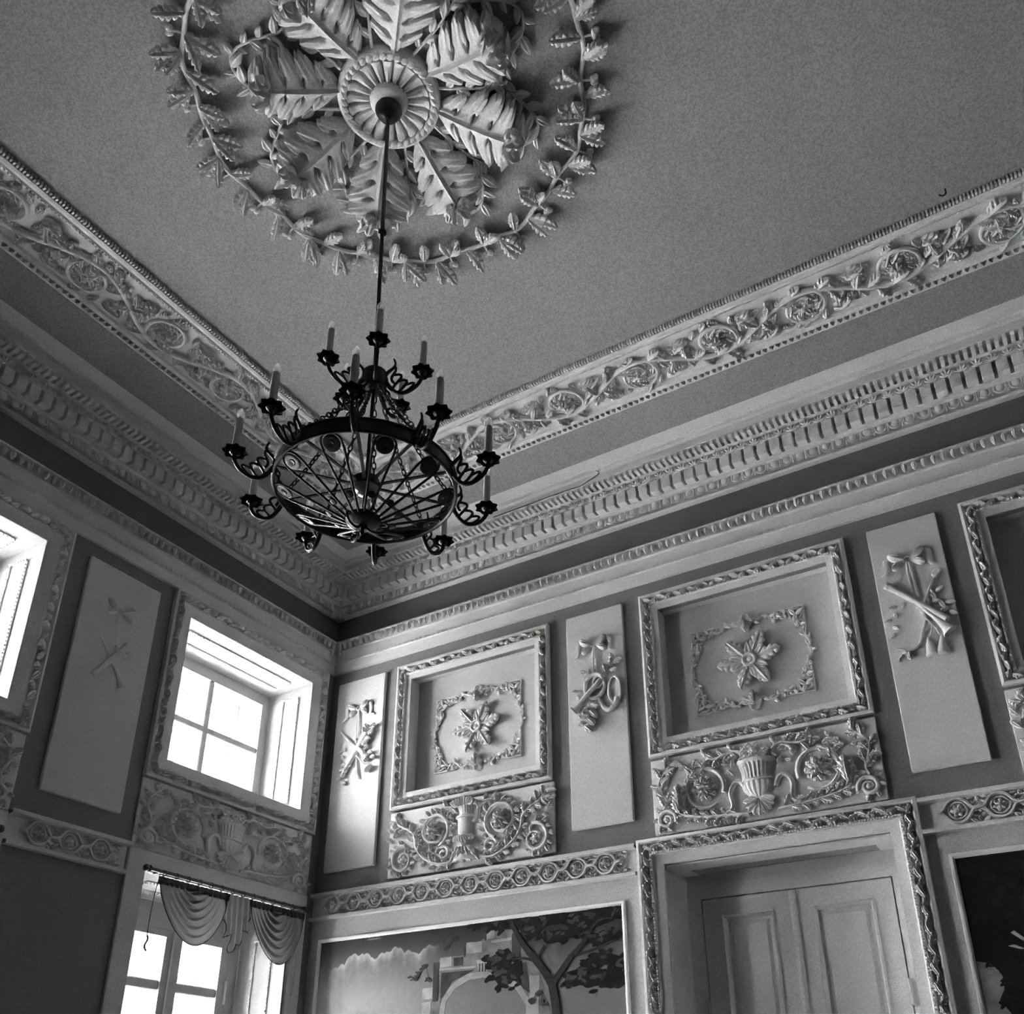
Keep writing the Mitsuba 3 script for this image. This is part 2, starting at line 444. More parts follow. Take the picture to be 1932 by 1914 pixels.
def rinceau(tr, W, sgn, a_start, n, pitch=.585, yc=1.165):
    """A running scroll: a wave stem, a spiral with a flower in every bend, and leaves."""
    x = np.linspace(a_start, a_start + n * pitch, n * 20 + 1)
    wave = np.stack([sgn * x, yc + .115 * np.sin(PI * (x - a_start) / pitch), np.full(len(x), .026)], 1)
    for i in range(n):
        seg = wave[i * 20:(i + 1) * 20 + 1]
        up = 1 if i % 2 == 0 else -1
        stem(tr, W, seg, .021, .021, 'stem', 1.2)
        xc = sgn * (a_start + (i + .5) * pitch)
        dirn = sgn * up
        yf = yc - up * .015
        sp = spiral(xc, yf, .15, .075, 90 * up - dirn * 30, 90 * up - dirn * 400, 34, .026)
        stem(tr, W, sp, .017, .011, 'scroll', 1.2)
        add(tr, 'flower', ROSE if i % 2 else FLW6, W @ at(xc, yf, .018, 20 * i, .074, 0, sz=.12))
        leaves_along(tr, W, sp[1:-2], .062, .085, ACA, .016, 55, 0, sides=(-dirn,))
        leaves_along(tr, W, seg[2:-2], .08, .115, ACA, .016, 42, .0)
        for s_ in (-1, 1):
            for q, (dx, dy, r_, L_) in enumerate(((.17, -.13, 20, .13), (.21, -.09, 65, .12), (.235, .03, 110, .10), (.27, -.14, 150, .11), (.25, .12, -40, .10))):
                add(tr, 'leaf', ACA[(q + i) % 3], W @ at(xc + s_ * dx, yc + up * dy, .016, (r_ if s_ > 0 else 180 - r_) * up + rng.uniform(-14, 14), L_, 8))
            for q in range(4):
                an_ = (35 + 42 * q) * s_ + rng.uniform(-10, 10) - 90 * (up < 0)
                dx, dy = .172 * math.cos(math.radians(an_)), .15 * math.sin(math.radians(an_))
                add(tr, 'leaf', ACA[(q + i) % 3], W @ at(xc + dx, yf + dy * .9, .014, an_ + 70 * s_, .085, 8))
            add(tr, 'bud', BALL, W @ at(xc + s_ * .2, yc + up * .12, .02, 0, .018))


for tn, W, sgn, full, st, n in (('trim_3', WC, 1, LX, 1.1, 9), ('trim_4', None, -1, LY, 1.1, 6)):
    tr = struct(tn)
    if W is None:                                    # local x = y, local y = x, out = down
        W = np.array([[0, 1, 0, 0], [1, 0, 0, 0], [0, 0, -1, H], [0, 0, 0, 1.0]])
    P = np.array([[(sgn * y, y, z), (sgn * (full - y), y, z)] for y, z in PROF_BAND], float)
    add(tr, 'band_molding', S(grid(P), PL, 25), W)
    rinceau(tr, W, sgn, st, n)
    hi = st + n * .585
    tri = extrude(Polygon([(-.5, 0), (.5, 0), (.16, .5), (.16, 1), (-.16, 1), (-.16, .5)]), 1.0)

    def run(y, z, pitch, sx, sy, sz, m):
        out = []
        for s in np.arange(max(.9, y) + .02, hi, pitch):
            q = m.copy()
            q.apply_scale([sx, sy, sz])
            q.apply_translation([sgn * s, y, z])
            out.append(q)
        return cat(out)
    bx = trimesh.creation.box(extents=[1, 1, 1])
    add(tr, 'leaf_tooth_row', S(run(.898, .0, .046, .040, .041, .034, tri), PL, False), W, kind='stuff')
    add(tr, 'dentil_row', S(run(1.458, .012, .0205, .011, .026, .034, bx), PL, False), W, kind='stuff')
    add(tr, 'bead_row', S(run(1.378, .026, .023, .007, .007, .006, trimesh.creation.icosphere(1, 1.0)), PL, True), W, kind='stuff')

# ================================================================== CEILING MEDALLION
RC = (3.462, -3.652)
MC = WC @ at(RC[0], -RC[1], 0)                         # local frame on the ceiling, z down


def A2(deg):                                           # a plan angle of the photograph's ceiling to the local frame
    return -deg


med = thing('ceiling_medallion', 'large round plaster medallion of acanthus leaves and oak wreath on the ceiling above the chandelier', 'ceiling medallion')
add(med, 'ring_molding', S(lathe_z([(.266, 0), (.266, .046), (.258, .058), (.246, .062), (.236, .054), (.23, .046), (.222, .038), (.214, .02), (.205, .02)], 64), PL, 40), MC)
rope = S(leaf(1, .34, 0, 0, .35, 0, .1, 8, .1, .8, .1), PL, 50)
for i in range(40):
    a = 9 * i
    add(med, 'rope_twist', rope, MC @ at(.247 * math.cos(math.radians(a)), .247 * math.sin(math.radians(a)), .052, a + 122, .05))
add(med, 'dish', S(lathe_z([(.22, .012), (.2, .012), (.1, .012), (.0, .03)], 48), PL, 40), MC)
pr, pa = np.linspace(.088, .222, 18), np.linspace(-9, 9, 13)
RR, AA = np.meshgrid(pr, np.radians(pa), indexing='ij')
tq, aq = (RR - .088) / .134, np.abs(AA) / math.radians(9)
RR = RR - .02 * aq ** 4 * tq
ZZ = .048 + .012 * np.sin(PI * tq ** .7) + .024 * np.clip((tq - .72) / .28, 0, 1) ** 1.5 - .014 * (1 - aq ** 2) * np.sin(PI * tq ** .8) + .012 * np.exp(-(aq / .18) ** 2) * (1 - tq) - .05 * aq ** 5
ZZ[-1] -= .035
pet = S(grid(np.stack([RR * np.cos(AA), RR * np.sin(AA), ZZ], -1)), PL, 40)
for i in range(20):
    add(med, 'dish_petal', pet, MC @ at(0, 0, 0, 18 * i))
add(med, 'hub', S(lathe_z([(0, .088), (.03, .088), (.075, .084), (.094, .07), (.1, .045)], 32), PL, 50), MC)


def acanthus(L=.48, W=.185, n=5):
    """A great leaf: overlapping round lobes of three fingers each, pits between them, three fluted ribs, the tip rolled towards the room."""
    u = np.linspace(0, 1, 133)
    v = np.concatenate([[-1], np.linspace(-1, 1, 31), [1]])
    U, V = np.meshgrid(u, v, indexing='ij')
    av, fr = np.abs(V), (n * U) % 1.0
    env = np.sin(PI * np.clip(.06 + .92 * u, 0, .985) ** 1.05) ** .55
    l1, l2 = np.abs(np.sin(PI * n * u)) ** .5, np.abs(np.sin(3 * PI * n * u)) ** .6
    w = W * env * (.46 + .40 * l1 + .14 * l2)
    x = L * U + .55 * av ** 1.3 * w[:, None] * (1 - U ** 2)
    z = .035 * np.sin(PI * np.clip(U, .02, .98)) ** .5 * (1 - .3 * av ** 2) + .05 * U ** 1.5
    z += np.clip(av - .16, 0, 1) ** .8 * (.034 * fr ** .6 - .012) - .05 * np.clip(av - .6, 0, 1) ** 2 + .007 * np.cos(2 * PI * 3 * fr) * np.clip(av - .3, 0, 1)
    z += .02 * np.exp(-(V / .06) ** 2) + .015 * np.exp(-((av - .17) / .05) ** 2) * (1 - U)
    z -= .055 * np.exp(-((np.minimum(fr, 1 - fr) / .13) ** 2 + ((av - .36) / .09) ** 2))
    z -= .30 * np.clip(U - .82, 0, 1) ** 1.5 * (1 - .4 * av)
    z[:, 0] = z[:, -1] = -.01
    ms = [grid(np.stack([x, V * w[:, None], z], -1))]
    for q in (-48, -16, 16, 48):
        tip = leaf(.10, .032, 2, .35, .035, .02, 0, 14, .3, .5, .4, droop=.8)
        tip.apply_transform(at(L * .80, .02 * np.sign(q), .075 + (.01 if abs(q) < 20 else 0), q, 1, 12))
        ms.append(tip)
    return cat(ms)


ACANTHUS = S(acanthus(), PL, 40)
for k in range(8):
    a = A2(45 * k - 1)
    add(med, 'acanthus_leaf', ACANTHUS, MC @ at(.245 * math.cos(math.radians(a)), .245 * math.sin(math.radians(a)), .022, a, 1.0 + .03 * math.sin(k * 2.1), 9, sz=1.25))
for k in range(8):                                      # sprigs between the great leaves
    a = A2(22.5 + 45 * k)
    ca, sa = math.cos(math.radians(a)), math.sin(math.radians(a))
    sp = np.array([(r * ca - .02 * math.sin(9 * r) * sa, r * sa + .02 * math.sin(9 * r) * ca, .03) for r in np.linspace(.26, .6, 14)])
    stem(med, MC, sp, .008, .006, 'sprig_stem')
    leaves_along(med, MC, sp, .05, .085, SML, .02, 40, .02, 'small_leaf')
th = np.linspace(0, 360, 8 * 24 + 1)
rr = .695 + .105 * np.cos(np.radians(8 * (th)))
vine = np.stack([rr * np.cos(np.radians(A2(th))), rr * np.sin(np.radians(A2(th))), np.full(len(th), .016)], 1)
for k in range(8):
    seg = vine[k * 24:(k + 1) * 24 + 1]
    stem(med, MC, seg, .0085, None, 'vine_stem')
    leaves_along(med, MC, seg, .043, .088, SML, .014, 50, .01, 'small_leaf', jit=.3)
    for u in (5, 13, 19):
        add(med, 'berry', BALL, MC @ at(*(seg[u, :2] * (1.03 if u % 2 else .97)), .018, 0, .012))
th = np.linspace(0, 360, 241)
rr = 1.017 + .016 * np.sin(np.radians(10 * th)) + .008 * np.sin(np.radians(23 * th + 40))
vine = np.stack([rr * np.cos(np.radians(A2(th))), rr * np.sin(np.radians(A2(th))), np.full(len(th), .02)], 1)
for k in range(12):
    stem(med, MC, vine[k * 20:(k + 1) * 20 + 1], .0135, None, 'wreath_stem')
k = 0
ang = 3.0
while ang < 360:
    side = 1 if k % 2 else -1
    r = np.interp(ang, th, rr)
    base = A2(ang)
    ca, sa = math.cos(math.radians(base)), math.sin(math.radians(base))
    fl = (0, -26, 24) if k % 3 == 0 else ((8, -22) if k % 3 == 1 else (0,))
    for j, da in enumerate(fl):
        # outward leaves point away from the hub, inward ones towards it, all leaning along the stem
        rot = base + (0 if side > 0 else 180) + side * 28 + da + rng.uniform(-12, 12)
        add(med, 'oak_leaf', OAK[(k + j) % 4], MC @ at(r * ca, r * sa, .022 + .006 * j, rot, (.165 if j == 0 else .145) * rng.uniform(.88, 1.12), 9 + 3 * j, sz=.2))
    if k % 2 == 0:
        for j in range(2):
            rot = base + (180 if side > 0 else 0) + 38 * (j * 2 - 1) - 90 + rng.uniform(-10, 10)
            add(med, 'acorn', ACORN, MC @ at((r - side * .055) * ca, (r - side * .055) * sa, .025, rot, .042))
        add(med, 'acorn_stem', S(tube([(r * ca, r * sa, .02), ((r - side * .06) * ca, (r - side * .06) * sa, .026)], .006, 5), PL, 60), MC)
    ang += 5.7 + rng.uniform(-1.0, 1.0)
    k += 1

# ================================================================== BACK WALL: coffers, panels, urn reliefs
FRAME = [(0, 0), (0, .035), (.018, .042), (.03, .03), (.037, .002), (.074, .002), (.082, .03), (.094, .034), (.1, .02), (.142, .012), (.144, -.11)]
CARVE = [S(leaf(1, .29, 3, .55, .5, .14, b, 16, .5, .7, .4), PL, 45) for b in (.2, -.2)]
CARVE_BUD = S(lathe([(0, .5), (.3, .3), (.36, 0), (.2, -.35), (0, -.5)], 8), PL, 60)


def carve(parent, W, x0, x1, y0, y1, inset, z, step=.058, size=.062, sides='brtl', clip=None, bsd=None):
    a, b, c, d = x0 + inset, x1 - inset, y0 + inset, y1 - inset
    for sd in sides:
        p, q = {'b': ((a, c), (b, c)), 'r': ((b, c), (b, d)), 't': ((b, d), (a, d)), 'l': ((a, d), (a, c))}[sd]
        L = math.hypot(q[0] - p[0], q[1] - p[1])
        n = max(1, int(L / step))
        ang = math.degrees(math.atan2(q[1] - p[1], q[0] - p[0]))
        for i in range(n):
            t = (i + .25) / n
            x, y = p[0] + (q[0] - p[0]) * t, p[1] + (q[1] - p[1]) * t
            if clip and not clip(x, y):
                continue
            s = 1 if i % 2 else -1
            nx, ny = -math.sin(math.radians(ang)), math.cos(math.radians(ang))
            add(parent, 'carved_leaf', CARVE[i % 2], W @ at(x - s * .010 * nx, y - s * .010 * ny, z, ang + s * 36, size * (.95 + .25 * ((i * 7) % 5) / 4), 8))
            if i % 3 == 1:
                add(parent, 'carved_bud', CARVE_BUD, W @ at(x - s * .014 * nx, y - s * .014 * ny, z + .004, ang - 90 - s * 40, .022))


where = {1: 'beside the window corner', 2: 'above the door', 3: 'at the right edge of the photo'}
COF = {1: (.793, 2.339), 2: (3.149, 4.717), 3: (5.468, 7.012)}
for i, (x0, x1) in COF.items():
    c = thing('coffer_frame', f'square recessed wall coffer in a carved plaster frame {where[i]}', 'wall coffer')
    add(c, 'molding', S(sweep_rect(x0, x1, 4.052, 5.395, FRAME), PL, 25), WR)
    add(c, 'back_panel', S(trimesh.creation.box(bounds=[[x0 + .13, 4.18, -.14], [x1 - .13, 5.27, -.11]]), 'recess_paint', False), WR)
    carve(c, WR, x0, x1, 4.052, 5.395, .055, .008, sides='brtl' if i < 3 else 'tlb', clip=None if i < 3 else (lambda x, y: x < 6.0))
    inn = []
    for (p, q) in (((x0 + .088, 4.14), (x1 - .088, 4.14)), ((x0 + .088, 5.307), (x1 - .088, 5.307)), ((x0 + .088, 4.14), (x0 + .088, 5.307)), ((x1 - .088, 4.14), (x1 - .088, 5.307))):
        if i == 3 and p[0] > 6:
            continue
        L = math.hypot(q[0] - p[0], q[1] - p[1])
        for s in np.arange(0, L, .021):
            if i == 3 and p[0] + (q[0] - p[0]) * s / L > 6.1:
                continue
            m = trimesh.creation.icosphere(1, .0085)
            m.apply_translation([p[0] + (q[0] - p[0]) * s / L, p[1] + (q[1] - p[1]) * s / L, .032])
            inn.append(m)
    add(c, 'bead_row', S(cat(inn), PL, True), WR, kind='stuff')

PETAL = S(leaf(1, .25, 4, .45, .10, .08, 0, 34, .6, .72, .5), PL, 40)
for i, cx in ((1, 1.572), (2, 3.925)):
    W = WR @ at(cx, 4.69, -.108)
    nm = 'left coffer, the one nearer the windows' if i == 1 else 'coffer above the door'
    r = thing('rosette_relief', f'six-leaved plaster rosette in the {nm}', 'plaster rosette')
    for k in range(6):
        a = 60 * k + 6 + 5 * math.sin(k * 3 + i)
        add(r, 'leaf', PETAL, W @ at(.035 * math.cos(math.radians(a)), .035 * math.sin(math.radians(a)), .006, a, .205, 6, sz=.23))
        add(r, 'under_leaf', SML[2], W @ at(.03 * math.cos(math.radians(a + 30)), .03 * math.sin(math.radians(a + 30)), .003, a + 30, .12, 3))
    add(r, 'center_boss', S(lathe_z([(0, .045), (.014, .044), (.018, .036), (.032, .036), (.042, .048), (.052, .044), (.056, .02), (.056, 0)], 24), PL, 40), W)
    g = thing('border_relief', f'rectangular plaster garland border in the {nm}', 'plaster border')
    hw, hh = .425, .337
    for sx in (1, -1):
        for sy in (1, -1):
            cx2, cy2 = sx * (hw - .06), sy * (hh - .06)
            for j, (dx, dy, rr_) in enumerate(((0, 0, .045), (-.085, .02, .032), (.02, -.085, .032), (-.15, .032, .022), (.035, -.15, .02))):
                add(g, 'corner_scroll', RING, W @ at(cx2 + sx * dx, cy2 + sy * dy, .008, 0, rr_))
                for q in range(3 if j < 3 else 2):
                    add(g, 'leaf', SML[q], W @ at(cx2 + sx * dx, cy2 + sy * dy, .006, 120 * q + 45 * j + 20 * sx, rr_ * 1.5, 8))
            add(g, 'corner_bar', S(cat([tube([(sx * hw, sy * hh, .006), (sx * (hw - .2), sy * (hh - .004), .006)], .008, 6), tube([(sx * hw, sy * hh, .006), (sx * (hw - .004), sy * (hh - .2), .006)], .008, 6)]), PL, 60), W)
    for sy in (1, -1):
        for sx in (1, -1):
            p = spline(flat3([(sx * .03, sy * (hh + .01)), (sx * .08, sy * (hh - .03)), (sx * .14, sy * (hh - .005)), (sx * .2, sy * (hh - .05)), (sx * .26, sy * (hh - .03))], .008), 20)
            stem(g, W, p, .012, .008)
            leaves_along(g, W, p, .04, .05, SML, .006, 50)
            p = spline(flat3([(sx * hw, sy * .0), (sx * (hw + .012), sy * .05), (sx * (hw - .015), sy * .1), (sx * (hw - .03), sy * .15), (sx * (hw - .05), sy * .2)], .008), 20)
            stem(g, W, p, .011, .008)
            leaves_along(g, W, p, .045, .045, SML, .006, 50)
        for q in range(5):
            add(g, 'palmette_leaf', ACA[2], W @ at(0, sy * (hh + .0), .006, -90 * sy + 30 * (q - 2), .11 if q == 2 else .075, 8))
        add(g, 'palmette_scroll', RING, W @ at(.0, sy * (hh + .02), .01, 0, .03))

# flat plaster panels
PAN = [(.107, .655), (2.506, 3.002), (4.874, 5.324)]
lab = ('narrow raised plaster panel in the corner beside the window wall', 'narrow raised plaster panel between the two coffers', 'narrow raised plaster panel right of the door, below the cornice')
for (x0, x1), l in zip(PAN, lab):
    add(thing('wall_panel', l, 'wall panel'), 'slab', S(cbox(x0, x1, 3.613, 5.385, .0005, .032, .005), 'panel_plaster', False), WR)
add(thing('wall_panel', 'narrow plain raised plaster panel between the two upper windows', 'wall panel'), 'slab', S(cbox(-2.642, -2.02, 3.615, 5.392, .0005, .032, .005), 'panel_plaster', False), WL)


# trophies hung from ribbon bows
def ribbon(parent, W, pts, wd=.022, name='ribbon'):
    p = np.asarray(pts, float)
    p = spline(np.column_stack([p, np.full(len(p), .012)]), 26)
    p[:, 2] += .006 * np.sin(np.linspace(0, 9, 26))
    add(parent, name, S(tube(p, wd * .5 * (.6 + .4 * np.sin(np.linspace(.3, PI, 26))), 6, .42), PL, 50), W)


BOWL = [S(leaf(1, .24, 0, 0, .2, .06, b, 20, .1, 1.5, -.75, thick=.3), PL, 50) for b in (.12, -.12)]


def bow(t, W, y=1.46, k=1.0):
    add(t, 'bow_knot', RING, W @ at(0, y, .02, 0, .02))
    for s in (1, -1):
        add(t, 'bow_loop', BOWL[0 if s > 0 else 1], W @ at(s * .012, y, .012, 20 if s > 0 else 160, .118, 4))
        add(t, 'bow_loop', BOWL[1 if s > 0 else 0], W @ at(s * .012, y - .004, .006, -22 if s > 0 else 202, .105, 2))
        ribbon(t, W, [(s * .09, y + .035), (s * .14, y + .01), (s * .135, y - .05), (s * .18, y - .09)], .036, 'bow_tail')
    for s in (1, -1):
        add(t, 'hanging_ribbon', S(tube([(s * .004, y, .014), (s * .012, y - .11, .014), (s * .016 + .006, y - .30, .014)], .008, 6, .6), PL, 60), W)


def bar(x0, y0, x1, y1, r0, r1, z=.02, n=10):
    t = np.linspace(0, 1, n)[:, None]
    return tube(np.hstack([(1 - t) * x0 + t * x1, (1 - t) * y0 + t * y1, 0 * t + z]), np.linspace(r0, r1, n), 8)


def horn(x0, y0, x1, y1, r0=.008, r1=.045, z=.03):
    t = np.linspace(0, 1, 14)
    p = np.stack([x0 + (x1 - x0) * t, y0 + (y1 - y0) * t, np.full(14, z)], 1)
    return tube(p, r0 + (r1 - r0) * t ** 5 + .004 * (t > .97), 12, .8)


TW = [WR @ at(.381, 3.617, .032), WR @ at(2.753, 3.617, .032), WR @ at(5.098, 3.617, .032), WL @ at(-2.33, 3.617, .028)]
t = thing('trophy_relief', 'plaster trophy of a quiver, torch and leaves hung from a bow on the corner panel', 'plaster relief')
W = TW[0]
bow(t, W)
add(t, 'staff', S(bar(-.19, 1.27, .09, 1.0, .008, .014), PL, 60), W)
add(t, 'quiver', S(bar(.02, 1.09, .15, .95, .02, .032, .022), PL, 60), W)
add(t, 'torch', S(bar(.12, 1.2, -.14, .83, .034, .014), PL, 60), W)
add(t, 'small_horn', S(horn(.02, 1.0, .17, .85, .006, .04), PL, 60), W)
add(t, 'bow_stave', S(tube(spline([(.0, 1.05, .012), (.02, .95, .012), (.04, .85, .012), (.06, .78, .012)], 12), [.008] * 12, 6), PL, 60), W)
leaves_along(t, W, spline(flat3([(.03, 1.08), (.1, 1.15), (.16, 1.24)]), 12), .026, .085, ACA, .02, 45)
leaves_along(t, W, spline(flat3([(.08, 1.05), (.14, 1.0), (.19, .93)]), 12), .03, .075, ACA, .02, 60)
leaves_along(t, W, spline(flat3([(-.12, 1.13), (-.16, 1.06), (-.15, .98)]), 10), .04, .05, SML, .004, 50)
leaves_along(t, W, spline(flat3([(-.05, .97), (-.12, .88), (-.14, .80)]), 10), .03, .065, ACA, .015, 55)

t = thing('trophy_relief', 'plaster trophy of hoop, flute and horn under a bow, between the two coffers', 'plaster relief')
W = TW[1]
bow(t, W)
add(t, 'hoop', S(tube(np.stack([.0 + .085 * np.cos(np.linspace(0, 2 * PI, 30)), 1.1 + .1 * np.sin(np.linspace(0, 2 * PI, 30)), np.full(30, .018)], 1), .016, 7), PL, 60), W)
add(t, 'inner_hoop', S(tube(np.stack([.03 + .045 * np.cos(np.linspace(0, 2 * PI, 24)), 1.13 + .05 * np.sin(np.linspace(0, 2 * PI, 24)), np.full(24, .02)], 1), .010, 6), PL, 60), W)
add(t, 'flute', S(bar(.06, 1.14, -.17, .93, .018, .028, .032), PL, 60), W)
add(t, 'flute_bell', S(horn(-.1, .99, -.185, .93, .02, .034, .03), PL, 60), W)
add(t, 'tambourine_rim', S(tube(np.stack([.165 + .05 * np.cos(np.linspace(0, 2 * PI, 26)), 1.03 + .11 * np.sin(np.linspace(0, 2 * PI, 26)), np.full(26, .02)], 1), .011, 7), PL, 60), W)
m = lathe_z([(0, .012), (.045, .012), (.045, 0)], 24)
m.apply_scale([1, 2.2, 1])
add(t, 'tambourine_skin', S(m, PL, 30), W @ at(.165, 1.03, 0))
add(t, 'curved_horn', S(tube(spline([(.03, 1.0, .02), (.06, .92, .022), (.11, .875, .024), (.16, .9, .024), (.185, .96, .022)], 18), np.linspace(.012, .026, 18), 8), PL, 60), W)
leaves_along(t, W, spline(flat3([(.09, 1.18), (.14, 1.22), (.17, 1.29)]), 12), .03, .075, ACA, .014, 50)
leaves_along(t, W, spline(flat3([(-.03, 1.17), (-.07, 1.25)]), 8), .03, .06, ACA, .012, 55)
leaves_along(t, W, spline(flat3([(-.05, .98), (-.06, .88), (-.1, .79)]), 12), .03, .085, ACA, .014, 55)
leaves_along(t, W, spline(flat3([(-.1, 1.08), (-.14, 1.1), (-.17, 1.05)]), 8), .04, .055, SML, .006, 55)
add(t, 'mask', S(cat([trimesh.creation.icosphere(2, .032)]), PL, True), W @ at(-.05, .95, .012, 0, 1, 0, sz=.6))

t = thing('trophy_relief', 'plaster trophy of crossed trumpet, pipe and tassels, on the panel right of the door', 'plaster relief')
W = TW[2]
bow(t, W)
add(t, 'pipe', S(bar(-.15, 1.29, .0, 1.13, .022, .02, .022), PL, 60), W)
add(t, 'pipe_rim', S(bar(-.16, 1.30, -.145, 1.285, .026, .026, .022, 3), PL, 60), W)
add(t, 'trumpet', S(horn(.0, 1.13, .165, .86, .015, .046, .028), PL, 60), W)
add(t, 'lower_pipe', S(bar(.02, 1.11, .16, .95, .018, .024, .026), PL, 60), W)
add(t, 'club', S(bar(.145, 1.285, .02, 1.06, .010, .012), PL, 60), W)
add(t, 'club_head', S(cbox(-.03, .03, -.022, .022, 0, .03, .006), PL, 30), W @ at(.155, 1.3, .002, 40))
add(t, 'snake', S(tube(spline([(.02, 1.06, .014), (.035, .98, .016), (.0, .9, .016), (-.03, .83, .014), (-.08, .8, .014), (-.12, .8, .012)], 22), np.linspace(.014, .008, 22), 7), PL, 60), W)
for dx in (.035, .095):
    tas = lathe([(0, .13), (.008, .12), (.012, .09), (.02, .085), (.026, .05), (.04, 0), (.03, -.01), (0, -.01)], 12, flute=lambda a, y: 1 + .08 * np.cos(8 * a) * (y < .08), sq=.6)
    add(t, 'tassel', S(tas, PL, 40), W @ at(dx, .735, .016, 6 if dx < .06 else -6))
add(t, 'tassel_cord', S(tube(spline([(.03, 1.0, .03), (.06, .92, .03), (.04, .86, .025)], 10), .005, 5), PL, 60), W)
add(t, 'tassel_cord', S(tube(spline([(.03, 1.0, .03), (.07, .93, .03), (.095, .86, .025)], 10), .005, 5), PL, 60), W)
leaves_along(t, W, spline(flat3([(.05, 1.08), (.1, 1.12), (.13, 1.2)]), 12), .035, .065, SML, .006, 55)
leaves_along(t, W, spline(flat3([(.09, 1.1), (.15, 1.1), (.18, 1.0)]), 12), .035, .065, SML, .006, 55)
leaves_along(t, W, spline(flat3([(-.05, 1.17), (-.13, 1.12), (-.17, 1.03), (-.16, .95)]), 16), .05, .055, SML, .0, 50)
leaves_along(t, W, spline(flat3([(-.09, .8), (-.15, .78)]), 8), .02, .06, ACA, .01, 60)

t = thing('trophy_relief', 'very shallow worn plaster trophy on the plain panel between the two upper windows', 'plaster relief')
W = TW[3] @ np.diag([1, 1, .35, 1])
bow(t, W)
add(t, 'torch', S(bar(.1, 1.2, -.12, .9, .03, .014), PL, 60), W)
add(t, 'trumpet', S(horn(-.12, 1.2, .13, .9, .008, .045), PL, 60), W)
leaves_along(t, W, spline(flat3([(.03, 1.1), (.12, 1.2)]), 8), .04, .07, ACA, .01, 50)


# urn reliefs
def mirror_pts(p, s):
    return [(s * x, y) for x, y in p]


